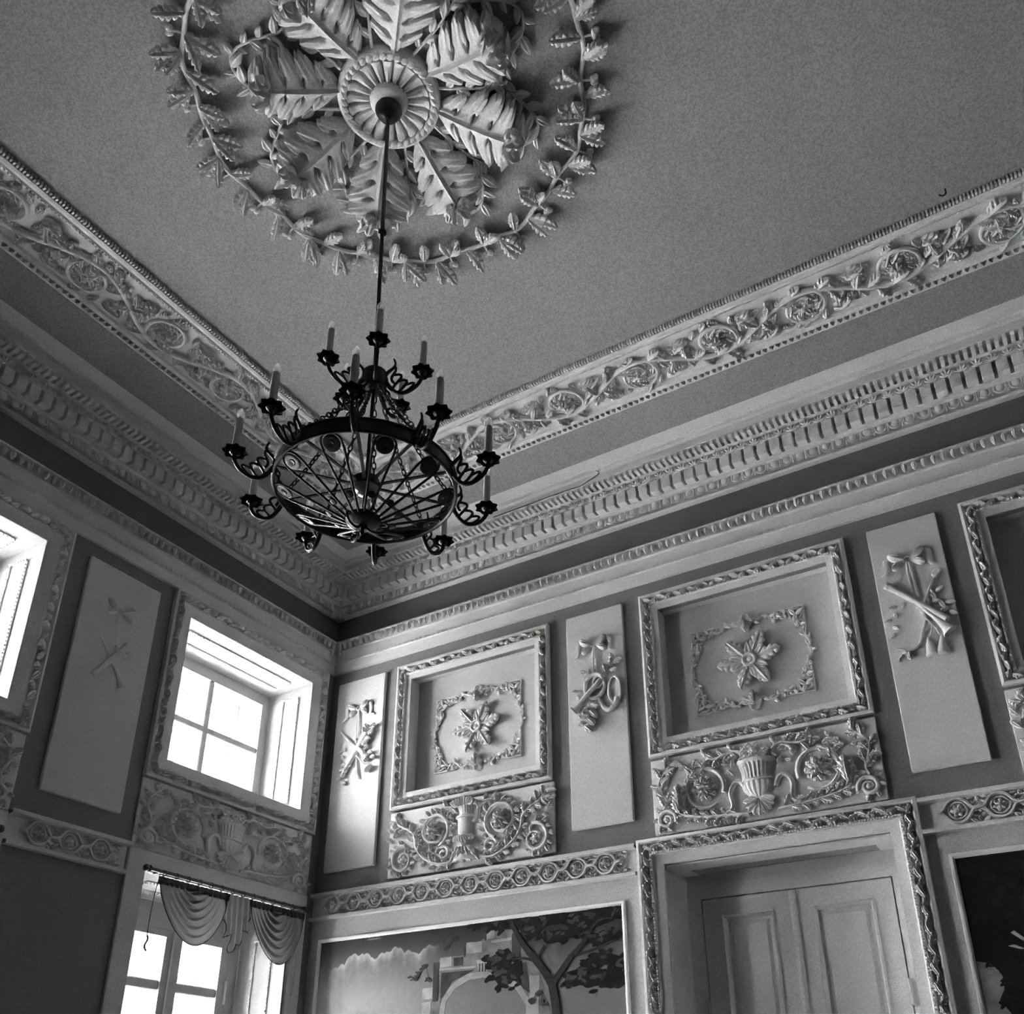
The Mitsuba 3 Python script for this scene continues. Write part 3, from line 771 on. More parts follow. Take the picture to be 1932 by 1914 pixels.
def urn_relief(W, label, kind, wd=1.56, only=None):
    t = thing('urn_relief', label, 'plaster relief panel')
    add(t, 'slab', S(cbox(-wd / 2, wd / 2, 0, .55, .0005, .022, .004), PL, False), W)
    Z = W @ at(0, 0, .022)
    keep = only or (lambda x: True)

    def st(p, r0, r1, n=26):
        stem(t, Z, spline(flat3(p, .012), n), r0 * 1.3, r1 * 1.3, flat=1.3)

    def lv(p, step, size, sides=(1, -1), spread=50, shapes=ACA):
        leaves_along(t, Z, spline(flat3(p, .01), 40), step * .85, size * 1.12, shapes, .004, spread, .0, sides=sides)
    if keep(0) and kind == 'krater':
        fl = lambda a, y: 1 + np.where(y > .275, .07 * np.cos(24 * a) * (y < .375), .09 * np.abs(np.cos(9 * a)) * (y < .25) * (y > .14))
        body = [(0, .118), (.022, .12), (.026, .135), (.05, .15), (.085, .185), (.1, .215), (.104, .245), (.1, .258), (.112, .262), (.112, .272), (.098, .28), (.1, .32), (.11, .37), (.122, .388), (.13, .395), (.13, .408), (.115, .412), (0, .412)]
        add(t, 'urn', S(lathe(body, 72, 0, PI, fl, .6), PL, 40), Z @ at(-.02, 0, 0))
        for q in range(9):
            add(t, 'foot_leaf', TONGUE, Z @ at(-.02, .135, .012, 270 + 21 * (q - 4), .125 - .004 * abs(q - 4), 4))
        for q in range(11):
            a = 2 * PI * q / 10
            add(t, 'bouquet_flower', FLW5, Z @ at(-.02 + (.075 * math.cos(a) if q < 10 else 0), .465 + (.04 * math.sin(a) if q < 10 else 0), .03 + (.012 if q == 10 else 0), 33 * q, .034))
        for s in (1, -1):
            leaves_along(t, Z, spline(flat3([(-.02 + s * .06, .44), (-.02 + s * .17, .43), (-.02 + s * .2, .36)], .01), 14), .04, .06, ACA, .012, 60)
    if keep(0) and kind == 'vase':
        fl = lambda a, y: 1 + .10 * np.abs(np.cos(9 * a)) * ((y > .41) & (y < .49)) + .08 * np.cos(16 * a) * ((y > .18) & (y < .23))
        body = [(0, .16), (.035, .162), (.045, .178), (.072, .19), (.086, .22), (.09, .235), (.082, .242), (.05, .248), (.05, .258), (.064, .268), (.066, .30), (.07, .36), (.074, .385), (.088, .392), (.088, .404), (.07, .41), (.055, .416), (.054, .44), (.062, .475), (.078, .49), (.086, .498), (.086, .51), (.07, .515), (0, .515)]
        add(t, 'urn', S(lathe(body, 72, 0, PI, fl, .6), PL, 40), Z @ at(-.02, 0, 0))
        add(t, 'foot_mound', S(lathe([(0, .165), (.05, .16), (.09, .13), (.118, .08), (.125, .045), (0, .045)], 20, 0, PI, None, .45), PL, 40), Z @ at(-.01, 0, 0))
        for q in range(15):
            add(t, 'mound_leaf', TONGUE, Z @ at(-.01 + .024 * (q % 5 - 2) * (1 + q // 5 * .6), .155 - .035 * (q // 5), .05 - .006 * (q // 5) ** 2, 270 + 14 * (q % 5 - 2), .06, -6))
        for q in range(9):
            add(t, 'plume_leaf', TONGUE, Z @ at(-.02 + .014 * (q - 4), .485, .04, 90 - 15 * (q - 4), .075, 14))
            add(t, 'bowl_leaf', TONGUE, Z @ at(-.02 + .018 * (q - 4), .245, .052 - .004 * abs(q - 4), 270 + 8 * (q - 4), .05, -10))
        for s in (1, -1):
            st([(-.02 + s * .08, .495), (-.02 + s * .125, .49), (-.02 + s * .13, .43), (-.02 + s * .12, .37), (-.02 + s * .075, .35)], .010, .008, 18)
    for s in (1, -1):
        if not keep(s):
            continue
        m = lambda p: mirror_pts(p, s)
        if kind == 'krater':
            cx, cy = .385, .27
            add(t, 'rosette', ROSE, Z @ at(s * cx, cy, .004, 10, .09, 0, sz=.14))
            for q in range(10):
                add(t, 'rosette_bud', BALL, Z @ at(s * cx + .075 * math.cos(q * .628), cy + .075 * math.sin(q * .628), .018, 0, .016))
            ar = [(cx + .135 * math.cos(math.radians(a)), cy + .14 * math.sin(math.radians(a))) for a in range(200, -131, -25)]
            st(m(ar), .013, .009, 40)
            st(m([(.1, .2), (.17, .27), (.21, .2), (.2, .12), (.25, .07)]), .013, .012)
            lv(m([(.12, .05), (.25, .06), (.4, .075), (.55, .11)]), .04, .075, spread=38)
            st(m([(.1, .04), (.25, .055), (.4, .07), (.58, .12)]), .011, .009)
            lv(m([(cx - .05, .43), (cx + .06, .425), (cx + .14, .37)]), .045, .07)
            st(m([(.1, .46), (.2, .49), (.3, .47), (.36, .50)]), .012, .008)
            lv(m([(.12, .46), (.2, .49), (.3, .47), (.38, .51)]), .04, .075)
            sp = spiral(s * .68, .095, .072, .018, 200 if s > 0 else -20, (200 - 560) if s > 0 else (-20 + 560), 36, .01)
            stem(t, Z, sp, .018, .011, 'scroll', 1.2)
            leaves_along(t, Z, sp[:26], .045, .06, ACA, .004, 60, sides=(s,))
            add(t, 'scroll_bud', BALL, Z @ at(s * .68, .095, .012, 0, .02))
            add(t, 'tall_leaf', ACA[2], Z @ at(s * .565, .14, .006, 90, .19, 6))
            add(t, 'tall_leaf', ACA[0 if s > 0 else 1], Z @ at(s * .575, .12, .004, 90 - s * 24, .13, 6))
            p = m([(.70, .17), (.69, .27), (.72, .36), (.68, .44), (.62, .5)])
            st(p, .009, .006)
            lv(p, .045, .075)
            p = m([(.52, .2), (.50, .32), (.47, .4), (.5, .47)])
            st(p, .009, .006)
            lv(p, .05, .065)
        else:
            cx, cy = .315, .33
            add(t, 'rosette', ROSE, Z @ at(s * cx, cy, .004, 10, .088, 0, sz=.14))
            sp = spiral(s * cx, cy, .15, .085, 250 if s > 0 else -70, (250 - 420) if s > 0 else (-70 + 420), 44, .01)
            stem(t, Z, sp, .018, .011, 'scroll', 1.2)
            leaves_along(t, Z, sp[:34], .045, .07, ACA, .004, 58, sides=(s, s))
            sp2 = spiral(s * .62, .13, .12, .03, 100 if s > 0 else 80, (100 - 480) if s > 0 else (80 + 480), 44, .01)
            stem(t, Z, sp2, .017, .01, 'scroll', 1.2)
            leaves_along(t, Z, sp2[:34], .045, .065, ACA, .004, 58, sides=(s, s))
            add(t, 'scroll_flower', FLW6, Z @ at(s * .62, .13, .006, 0, .05, 0, sz=.06))
            sp3 = spiral(s * .22, .13, .065, .018, 10 if s > 0 else 170, (10 + 460) if s > 0 else (170 - 460), 30, .01)
            stem(t, Z, sp3, .015, .01, 'scroll', 1.2)
            leaves_along(t, Z, sp3[:24], .04, .05, ACA, .004, 58, sides=(-s,))
            p = m([(.13, .06), (.25, .045), (.36, .09), (.46, .17), (.5, .26)])
            st(p, .012, .01)
            lv(p, .045, .07)
            p = m([(.5, .26), (.55, .36), (.66, .42), (.72, .5)])
            st(p, .011, .007)
            lv(p, .04, .075)
            p = m([(.1, .44), (.17, .5), (.24, .5)])
            st(p, .01, .007)
            lv(p, .04, .065)
            p = m([(.74, .27), (.73, .36), (.75, .45)])
            lv(p, .05, .06)
    return t


urn_relief(WR @ at(1.58, 3.477, 0), 'plaster relief panel of a tall vase between scrolls below the left coffer', 'vase')
urn_relief(WR @ at(3.935, 3.477, 0), 'plaster relief panel of a fluted urn and two rosettes above the door', 'krater')
urn_relief(WR @ at(6.25, 3.477, 0), 'plaster relief panel cut by the right edge of the photo, below the dark coffer', 'vase', only=lambda x: x < 0)
urn_relief(WL @ at(-.995, 3.425, 0) @ np.diag([1.14, .93, .8, 1]), 'dim plaster urn relief panel under the upper window nearest the corner', 'krater')
urn_relief(WL @ at(-3.69, 3.425, 0) @ np.diag([1.14, .93, .8, 1]), 'dim plaster relief panel under the upper window at the left edge', 'krater', only=lambda x: x > 0)


# ------------------------------------------------------------------ guilloche bands
def guilloche(W, a0, a1, first, label, upto=None, z0=3.232, h=.2):
    t = thing('guilloche_band', label, 'plaster band')
    prof = [(z0 - .012, 0), (z0 - .012, .048), (z0 + .014, .048), (z0 + .018, .03), (z0 + .022, .002), (z0 + h - .022, .002), (z0 + h - .018, .03), (z0 + h - .014, .048), (z0 + h + .012, .048), (z0 + h + .012, 0)]
    add(t, 'band_molding', S(sweep_line(prof, a0, a1), PL, 25), W)
    P, yc = .23, z0 + h / 2 + .006
    n0 = int(math.floor((a0 - first) / P)) - 1
    hi = a1 if upto is None else upto
    for k in range(n0, n0 + 60):
        c = first + P * k
        if c - .05 < a0 or c + .06 > hi:
            continue
        add(t, 'large_flower', FLW6, W @ at(c, yc, .006, 15 * k, .042, 0, sz=.09))
        add(t, 'flower_ring', S_RING48, W @ at(c, yc, .012, 0, .05))
        for s in (1, -1):
            th = np.radians(np.linspace(150, 30, 13))
            p = [(c - .115, yc + s * .0)] + [(c + .073 * math.cos(q), yc + s * .073 * math.sin(q)) for q in th] + [(c + .115, yc)]
            p = spline(flat3(p, .012), 26)
            p[:, 2] += s * .005 * np.cos(np.linspace(0, PI, 26))
            add(t, 'ribbon', S(tube(p, .0105, 6, 1.8), PL, 60), W)
        if c + P / 2 + .03 < hi:
            add(t, 'small_flower', FLW5, W @ at(c + P / 2, yc, .012, 0, .028, 0, sz=.04))
            for s in (1, -1):
                add(t, 'small_arc', S_ARC, W @ at(c + P / 2, yc, .010, 90 if s > 0 else -90, .05))
                add(t, 'corner_leaf', ACA[2], W @ at(c + P / 2, yc + s * .088, .006, -90 * s, .045, 6))
                for q in (1, -1):
                    add(t, 'corner_leaf', SML[2], W @ at(c + P / 2 + q * .012, yc + s * .082, .006, -90 * s + q * s * 62, .05, 6))
    return t


S_RING48 = S(trimesh.creation.torus(1.0, .13, major_sections=24, minor_sections=6), PL, 60)
aa = np.radians(np.linspace(-62, 62, 10))
S_ARC = S(tube(np.stack([np.cos(aa), np.sin(aa), 0 * aa], 1), .13, 6), PL, 60)
guilloche(WR, .0, 3.0, .23, 'long plaster band of interlaced circles and flowers above the landscape mural')
guilloche(WR, 4.868, LX, 5.08, 'plaster band of interlaced circles right of the door', upto=6.0)
guilloche(WL, -2.79, -1.90, -2.575, 'short dim plaster band of interlaced circles between the two lower windows')

# ================================================================== DOOR
ds = thing('door_surround', 'carved white plaster surround framing the double door', 'door surround')
DPROF = [(0, 0), (0, .05), (.02, .055), (.03, .045), (.036, .012), (.085, .012), (.092, .045), (.112, .048), (.118, .03), (.183, .022), (.185, -.02), (.185, -.36)]
x0, x1, zt = 3.017, 4.868, 3.457
P = np.array([[(x0 + i, 0, z), (x0 + i, zt - i, z), (x1 - i, zt - i, z), (x1 - i, 0, z)] for i, z in DPROF], float)
add(ds, 'molding', S(grid(P), PL, 25), WR)
carve(ds, WR, x0, x1, 1.3, zt, .06, .016, .055, .07, 'rtl')
inn = []
for (p, q) in (((x0 + .102, zt - .102), (x1 - .102, zt - .102)), ((x0 + .102, 1.5), (x0 + .102, zt - .1)), ((x1 - .102, 1.5), (x1 - .102, zt - .1))):
    L = math.hypot(q[0] - p[0], q[1] - p[1])
    for s in np.arange(0, L, .018):
        m = trimesh.creation.icosphere(1, .0078)
        m.apply_translation([p[0] + (q[0] - p[0]) * s / L, p[1] + (q[1] - p[1]) * s / L, .049])
        inn.append(m)
add(ds, 'bead_row', S(cat(inn), PL, True), WR, kind='stuff')
d = struct('door_1')
RV = .36
add(d, 'head_lining', S(cat([trimesh.creation.box(bounds=[[3.20, 3.10, -RV - .14], [4.69, 3.28, -RV - .02]]), trimesh.creation.box(bounds=[[3.2, 3.262, -.2], [4.69, 3.274, -.03]]),
                             trimesh.creation.box(bounds=[[3.2, 3.262, -.2], [3.30, 3.274, -RV]][::1] if False else [[3.2, 3.262, -RV], [3.3, 3.274, -.2]]), trimesh.creation.box(bounds=[[4.55, 3.262, -RV], [4.69, 3.274, -.2]])]), 'door_paint', False), WR)
add(d, 'jamb', S(trimesh.creation.box(bounds=[[3.19, 0, -RV - .14], [3.305, 3.11, -RV]]), 'door_paint', False), WR)
add(d, 'jamb', S(trimesh.creation.box(bounds=[[4.588, 0, -RV - .14], [4.70, 3.11, -RV]]), 'door_paint', False), WR)
add(d, 'head', S(trimesh.creation.box(bounds=[[3.19, 3.092, -RV - .14], [4.70, 3.2, -RV]]), 'door_paint', False), WR)
add(d, 'back_board', S(trimesh.creation.box(bounds=[[3.2, 0, -RV - .18], [4.69, 3.2, -RV - .14]]), 'door_paint', False), WR)
for i, (a, b, pa, pb) in enumerate(((3.313, 3.942, 3.462, 3.795), (3.949, 4.580, 4.078, 4.442))):
    poly = sbox(a, .02, b, 3.083).difference(unary_union([sbox(pa, 1.1, pb, 2.95), sbox(pa, .2, pb, .95)]))
    lf = add(d, 'door_leaf', S(extrude(poly, .045, -RV - .045), 'door_paint', False), WR)
    for y0, y1 in ((1.1, 2.95), (.2, .95)):
        add(lf, 'panel', S(cat([trimesh.creation.box(bounds=[[pa - .01, y0 - .01, -RV - .04], [pb + .01, y1 + .01, -RV - .03]]), sweep_rect(pa + .03, pb - .03, y0 + .03, y1 - .03, [(0, -RV - .03), (.022, -RV - .014), (.022, -RV - .014)]),
                                 trimesh.creation.box(bounds=[[pa + .052, y0 + .052, -RV - .03], [pb - .052, y1 - .052, -RV - .014]])]), 'door_paint', False), WR)
        add(lf, 'panel_molding', S(sweep_rect(pa - .018, pb + .018, y0 - .018, y1 + .018, [(0, -RV), (.004, -RV + .016), (.012, -RV + .020), (.02, -RV + .008), (.026, -RV - .012), (.03, -RV - .032)]), 'door_paint', 30), WR)
add(d, 'astragal', S(tube([(3.945, .02, -RV + .008), (3.945, 1.5, -RV + .008), (3.945, 3.075, -RV + .008)], .024, 12, 1.0), 'door_paint', 50), WR)
for x, y in ((4.588, 2.38), (3.304, 2.33)):
    hb = cat([trimesh.creation.cylinder(.011, .13, sections=12), trimesh.creation.icosphere(2, .014)])
    hb = cat([hb] + [trimesh.creation.icosphere(1, .014).apply_translation([0, 0, z]) for z in (-.07, .07)])
    hb.apply_transform(trimesh.transformations.rotation_matrix(-PI / 2, [1, 0, 0]))
    add(d, 'hinge', S(hb, 'hinge_metal', 40), WR @ at(x, y, -RV + .01))

# ================================================================== WINDOWS


def window(t0, lo, hi, upper, hid):
    """One window bay between its reveals: t0 is the surround's distance from the corner; hi and lo the opening at the wall's face."""
    w = struct('window_%d' % hid)
    a0, a1 = -(t0 + 1.64), -(t0 + .185)               # opening at the wall's face
    b0, b1 = a0 + .055, a1 - .055                      # at the inner sash
    zi, zo = -.45, -.86
    inner_lo, inner_hi = (lo + .05, hi - .06) if upper else (lo + .02, hi - .06)
    P = np.array([[(a0, lo, .015), (a1, lo, .015), (a1, hi, .015), (a0, hi, .015)], [(b0, inner_lo, zi), (b1, inner_lo, zi), (b1, inner_hi, zi), (b0, inner_hi, zi)]], float)
    add(w, 'reveal', S(grid(P, True), 'reveal_plaster_dimmed', False), WL)
    P = np.array([[(b0 + .02, inner_lo + .01, zi), (b1 - .02, inner_lo + .01, zi), (b1 - .02, inner_hi - .01, zi), (b0 + .02, inner_hi - .01, zi)], [(b0 + .02, inner_lo + .01, zo - .12), (b1 - .02, inner_lo + .01, zo - .12), (b1 - .02, inner_hi - .01, zo - .12), (b0 + .02, inner_hi - .01, zo - .12)]], float)
    add(w, 'outer_reveal', S(grid(P, True), 'reveal_plaster_dimmed', False), WL)
    # beaded fillets on the reveal
    for k, (u0, u1) in enumerate(((.22, .97),)):
        def on(side, u, v):                            # u along the depth, v along the length
            f = .22 + (u - .22)
            if side == 'r':
                x = a1 + (b1 - a1) * f
                return (x - .004, lo + (hi - lo) * v, .015 + (zi - .015) * f)
            y = hi + (inner_hi - hi) * f
            return (a0 + (a1 - a0) * v, y - .004, .015 + (zi - .015) * f)
        for side in ('r', 't'):
            v0, v1 = (.1, .9)
            q = [on(side, .3, v0), on(side, .3, v1), on(side, .66, v1), on(side, .66, v0), on(side, .3, v0)]
            ms = []
            for i in range(4):
                A, B = np.array(q[i]), np.array(q[i + 1])
                ms.append(tube([A, (A + B) / 2, B], .006, 5))
                if i % 2 == 0 or True:
                    L = np.linalg.norm(B - A)
                    for s in np.arange(0, L, .03):
                        m = trimesh.creation.icosphere(1, .007)
                        m.apply_translation(A + (B - A) * s / L + np.array([-.012 if side == 'r' else 0, -.012 if side == 't' else 0, 0]) * 1)
                        ms.append(m)
            add(w, 'bead_fillet', S(cat(ms), PL, 40), WL, kind='stuff')

    def sash(name, x0, x1, y0, y1, z, cols, rows, st, rail, mun, th=.05, top=None, paint='sash_paint'):
        """A sash of stiles and rails with glazing bars at the given fractions; each bar and pane is a part."""
        top = rail if top is None else top
        s = add(w, name, S(extrude(sbox(x0, y0, x1, y1).difference(sbox(x0 + st, y0 + rail, x1 - st, y1 - top)), th, z - th / 2), paint, False), WL)
        gx0, gx1, gy0, gy1 = x0 + st, x1 - st, y0 + rail, y1 - top
        xs = [gx0] + [gx0 + (gx1 - gx0) * c for c in cols] + [gx1]
        ys = [gy0] + list(rows) + [gy1]
        for x in xs[1:-1]:
            add(s, 'glazing_bar', S(cbox(x - mun / 2, x + mun / 2, gy0, gy1, z - .02, z + .022, .008), paint, False), WL)
        for y in ys[1:-1]:
            add(s, 'glazing_bar', S(cbox(gx0, gx1, y - mun / 2, y + mun / 2, z - .02, z + .02, .008), paint, False), WL)
        for i in range(len(xs) - 1):
            for j in range(len(ys) - 1):
                add(s, 'pane', S((np.array([[xs[i], ys[j], z], [xs[i + 1], ys[j], z], [xs[i + 1], ys[j + 1], z], [xs[i], ys[j + 1], z]], float), np.array([[0, 1, 2], [0, 2, 3]])), 'pane_glass', False), WL)
    if upper:
        sash('inner_sash', b0, b1, inner_lo, inner_hi, zi - .03, (.5,), (4.715,), .085, .10, .055, .06, .105)
        sash('outer_sash', b0 + .02, b1 - .02, inner_lo, inner_hi, zo, (.5,), (4.77,), .07, .09, .05, paint='sash_paint')
    else:
        mid = (b0 + b1) / 2
        rows = [y for y in (2.615, 2.225, 1.835, 1.445)]
        add(w, 'transom', S(cbox(b0, b1, 3.02, inner_hi, zi - .07, zi, .004), 'sash_paint', False), WL)
        for x_a, x_b in ((b0, b0 + .115), (b1 - .115, b1)):
            add(w, 'jamb', S(cbox(x_a, x_b, inner_lo, 3.02, zi - .07, zi, .004), 'sash_paint', False), WL)
        for x_a, x_b in ((b0 + .118, mid - .004), (mid + .004, b1 - .118)):
            sash('casement', x_a, x_b, inner_lo, 3.02, zi - .03, (), rows, .075 if x_a == b0 else .075, .06, .075, .06, .05)
        add(w, 'meeting_stile', S(cbox(mid - .02, mid + .02, inner_lo, 3.02, zi, zi + .02, .006), 'sash_paint', False), WL)
        for x_a, x_b in ((b0 + .02, mid), (mid, b1 - .02)):
            sash('outer_casement', x_a, x_b, inner_lo, inner_hi, zo, (), [2.75, 2.3, 1.85, 1.4], .06, .06, .05, paint='sash_paint')
        add(w, 'handle', S(cbox(b1 - .125, b1 - .108, 2.54, 2.72, zi - .005, zi + .02, .004), 'hinge_metal', False), WL)


WSUR = [(0, 0), (0, .04), (.016, .046), (.03, .034), (.038, .024), (.074, .022), (.084, .034), (.096, .036), (.102, .024), (.152, .016), (.155, .0)]
for i, t0 in enumerate(WIN_T[:2]):
    window(t0, 4.08, 5.33, True, i + 1)
    window(t0, .9, 3.275, False, i + 3)
    if i < 2:
        s = thing('window_surround', ('carved plaster surround of the upper window nearest the corner', 'carved plaster surround of the upper window cut by the left edge')[i], 'window surround')
        add(s, 'molding', S(sweep_rect(-t0 - 1.785, -t0, 3.945, 5.512, [(p * (1.17 if p > .1 else 1), z) for p, z in WSUR]), PL, 25), WL)
        carve(s, WL, -t0 - 1.785, -t0, 3.945, 5.512, .056, .024, .07, .064, 'brtl' if i == 0 else 'rbt', None if i == 0 else (lambda x, y: x > -3.7))
        s = thing('window_surround', ('plain plaster surround of the lower window with the swags', 'plain plaster surround of the lower window at the left edge')[i], 'window surround')
        P = np.array([[(-t0 - 1.79 + p, .3, z), (-t0 - 1.79 + p, 3.42 - p, z), (-t0 - .005 - p, 3.42 - p, z), (-t0 - .005 - p, .3, z)] for p, z in ((0, 0), (0, .022), (.03, .03), (.145, .026), (.149, 0))], float)
        add(s, 'molding', S(grid(P), PL, 25), WL)

# curtain rods, swags and cords
for i, t0 in enumerate(WIN_T[:2]):
    rd = thing('curtain_rod', ('dark wooden curtain rod with rings above the lower window', 'end of a dark curtain rod at the left edge of the photo')[i], 'curtain rod')
    Wd = WL @ at(-t0 + .097, 0, .085)
    add(rd, 'pole', S(tube([(-1.77, 3.282, 0), (-.9, 3.282, 0), (-.175, 3.282, 0)], .0135, 10), 'rod_wood', 60), Wd)
    for x in (-1.78, -.165):
        add(rd, 'finial', S(cat([trimesh.creation.icosphere(2, .024), trimesh.creation.torus(.018, .007, major_sections=14, minor_sections=6).apply_transform(trimesh.transformations.rotation_matrix(PI / 2, [0, 1, 0])).apply_translation([.03 if x < -1 else -.03, 0, 0])]), 'rod_wood', 60), Wd @ at(x, 3.282, 0))
    for x in (-1.66, -.25):
        add(rd, 'bracket', S(cbox(x - .01, x + .01, 3.268, 3.29, -.07, 0, .003), 'rod_wood', False), Wd)
    rg = S(trimesh.creation.torus(.02, .0045, major_sections=16, minor_sections=6).apply_transform(trimesh.transformations.rotation_matrix(PI / 2, [0, 1, 0])), 'rod_wood', 60)
    for j in range(14):
        add(rd, 'ring', rg, Wd @ at(-1.62 + .1075 * j, 3.275, 0, 0, 1))
    if i:
        continue

    def swag(cx, W_, D, seed, skew=0.0):
        s, q = np.meshgrid(np.linspace(0, 1, 65), np.linspace(.0, 1, 57), indexing='ij')
        e = np.abs(np.sin(PI * s)) ** .62
        x = cx + (s - .5) * W_ * (.10 + .90 * q ** .8) + skew * q * (s - .5)
        y = 3.212 - D * q * e
        z = .02 + .055 * q * e + (.016 * np.sin(2 * PI * 6.5 * q + 1.2 * np.sin(3 * s + seed)) + .006 * np.sin(2 * PI * 13 * q + 5 * s)) * (.15 + e) * (1 - .35 * q)
        return grid(np.stack([x, y, z], -1))
    for (a, b, D, nm) in ((-1.665, -1.035, .415, 'sheer grey curtain swag on the left half of the rod'), (-.80, -.215, .43, 'sheer grey curtain swag on the right half of the rod')):
        c = thing('curtain_swag', nm, 'curtain')
        add(c, 'cloth', S(swag((a + b) / 2, b - a, D - .013, a * 3), 'swag_cloth', True), Wd)
        hx = np.linspace(a - .01, b + .01, 60)
        hd = np.stack([np.stack([hx, np.full(60, y), .022 + .008 * np.sin(hx * 140)], -1) for y in (3.244, 3.222, 3.188)])
        add(c, 'ruffled_heading', S(grid(hd), 'swag_heading', True), Wd)
        e = np.linspace(0, 1, 40)
        hem = np.stack([(a + b) / 2 + (e - .5) * (b - a), 3.212 - (D - .013) * np.abs(np.sin(PI * e)) ** .62, .02 + .056 * np.abs(np.sin(PI * e)) ** .62], 1)
        add(c, 'hem', S(tube(hem, .004, 5), 'swag_heading', 60), Wd)
    c = thing('curtain_tail', 'grey pleated curtain tail hanging between the two swags with a zigzag hem', 'curtain')
    px = np.linspace(-1.06, -.79, 49)
    ph = (px + 1.06) / .27
    zig = 2.80 + .20 * np.abs(2 * ph - .85) + .075 * np.abs(((ph * 4) % 1) * 2 - 1)
    fold = .03 + .026 * np.sin(ph * 5 * 2 * PI)
    G = np.stack([np.stack([px * 1.0, 3.25 + (zig - 3.25) * q, fold * (.4 + .6 * q)], -1) for q in np.linspace(0, 1, 14)])
    add(c, 'cloth', S(grid(G), 'swag_cloth', True), Wd)
    add(c, 'hem', S(tube(G[-1], .004, 5), 'swag_heading', 60), Wd)
    cd = thing('blind_cord', 'thin dark pull cord with a tassel at the left of the lower window', 'pull cord')
    add(cd, 'line', S(tube(spline([(-1.655, 3.275, .0), (-1.668, 3.0, -.02), (-1.66, 2.83, -.03)], 12), .0028, 5), 'swag_heading', 60), Wd)
    add(cd, 'knot', S(tube(spline([(-1.66, 2.84, -.03), (-1.65, 2.82, -.03), (-1.662, 2.79, -.03), (-1.65, 2.74, -.03)], 10), .006, 6), 'swag_heading', 60), Wd)
    cd = thing('blind_cord', 'pale looped pull cord beside the lower window, next to the wall corner', 'pull cord')
    add(cd, 'loop', S(tube(spline([(-.225, 3.28, -.0), (-.216, 2.9, -.04), (-.213, 2.66, -.05), (-.2, 2.6, -.05), (-.188, 2.66, -.05), (-.196, 2.9, -.04), (-.215, 3.28, -.0)], 50), .003, 5), 'cord', 60), Wd)

# ================================================================== MURALS


def paint(base, amp, f, r=.6):
    return rough(grained(base, amp, .12, 140.0, f), .95, .06)


def mural_sky(p, n, uv):
    h_ = (p.z - 2.2) / .86
    dark = mikit.smoothstep(.35, 1.0, h_ + .10 * (fbm(p.x * 2.2, p.z * 2.2, 3.0, octaves=3) - .5))
    v = .26 * (1 - dark) + .045 * dark
    left = mikit.smoothstep(1.9, .3, p.x)
    v = v * (.62 + .5 * left)
    puff = .05 * dr.abs(dr.sin(p.x * 8.0 + .6)) + .028 * dr.abs(dr.sin(p.x * 21.0 + 1.0)) + .014 * dr.abs(dr.sin(p.x * 47.0)) + .03 * (fbm(p.x * 9, p.z * 9, 1.3, octaves=4) - .5)
    drop = 2.775 + .07 * mikit.smoothstep(.2, .6, p.x) + puff - p.z
    side = mikit.smoothstep(1.36, 1.16, p.x) * mikit.smoothstep(.2, .42, p.x)
    lump = .2 + 1.5 * fbm(p.x * 13, p.z * 17, 4.0, octaves=4)
    v = v + .34 * side * mikit.smoothstep(0, .014, drop) * dr.exp(-dr.maximum(drop, 0) / .055) * lump
    streak = dr.exp(-dr.square((p.z - 2.955 - .02 * dr.floor(p.x * 5)) / .007)) * mikit.smoothstep(.60, .66, p.x) * mikit.smoothstep(.78, .72, p.x)
    v = v + .18 * streak
    v = v * (1 + .14 * (fbm(p.x * 40, p.z * 40, octaves=2) - .5))
    return mi.Color3f(v, v, v)


scene['mural_sky'] = rough(proc(mural_sky), .95, .06)
scene['paint_bark'] = paint(.035, .5, 30.0)
scene['paint_leaf'] = paint(.016, .6, 18.0)
scene['paint_leaf_grey'] = paint(.05, .7, 14.0)
scene['paint_stone'] = paint(.17, .6, 12.0)
scene['paint_stone_light'] = paint(.30, .5, 12.0)
scene['paint_shade'] = paint(.055, .5, 12.0)

MX0, MX1, MZ0, MZ1 = .106, 2.893, .95, 3.062
mu = thing('mural', 'large landscape painting with a ruined arch and tree on the wall left of the door', 'painting')
add(mu, 'canvas', S(trimesh.creation.box(bounds=[[MX0 + .01, MZ0 + .01, 0], [MX1 - .01, MZ1 - .01, .006]]), 'mural_sky', False), WR)
add(mu, 'frame', S(sweep_rect(MX0, MX1, MZ0, MZ1, [(0, 0), (0, .018), (.006, .022), (.018, .02), (.027, .012), (.03, .006)]), 'frame_white', 30), WR)
inner = sbox(MX0 + .028, MZ0 + .028, MX1 - .028, MZ1 - .028)


def layer(parent, name, poly, bsdf, z, h=.0012, kind=None):
    poly = poly.buffer(0).intersection(inner)
    if poly.is_empty:
        return
    add(parent, name, S(extrude(poly, h, z), bsdf, False), WR, kind=kind)


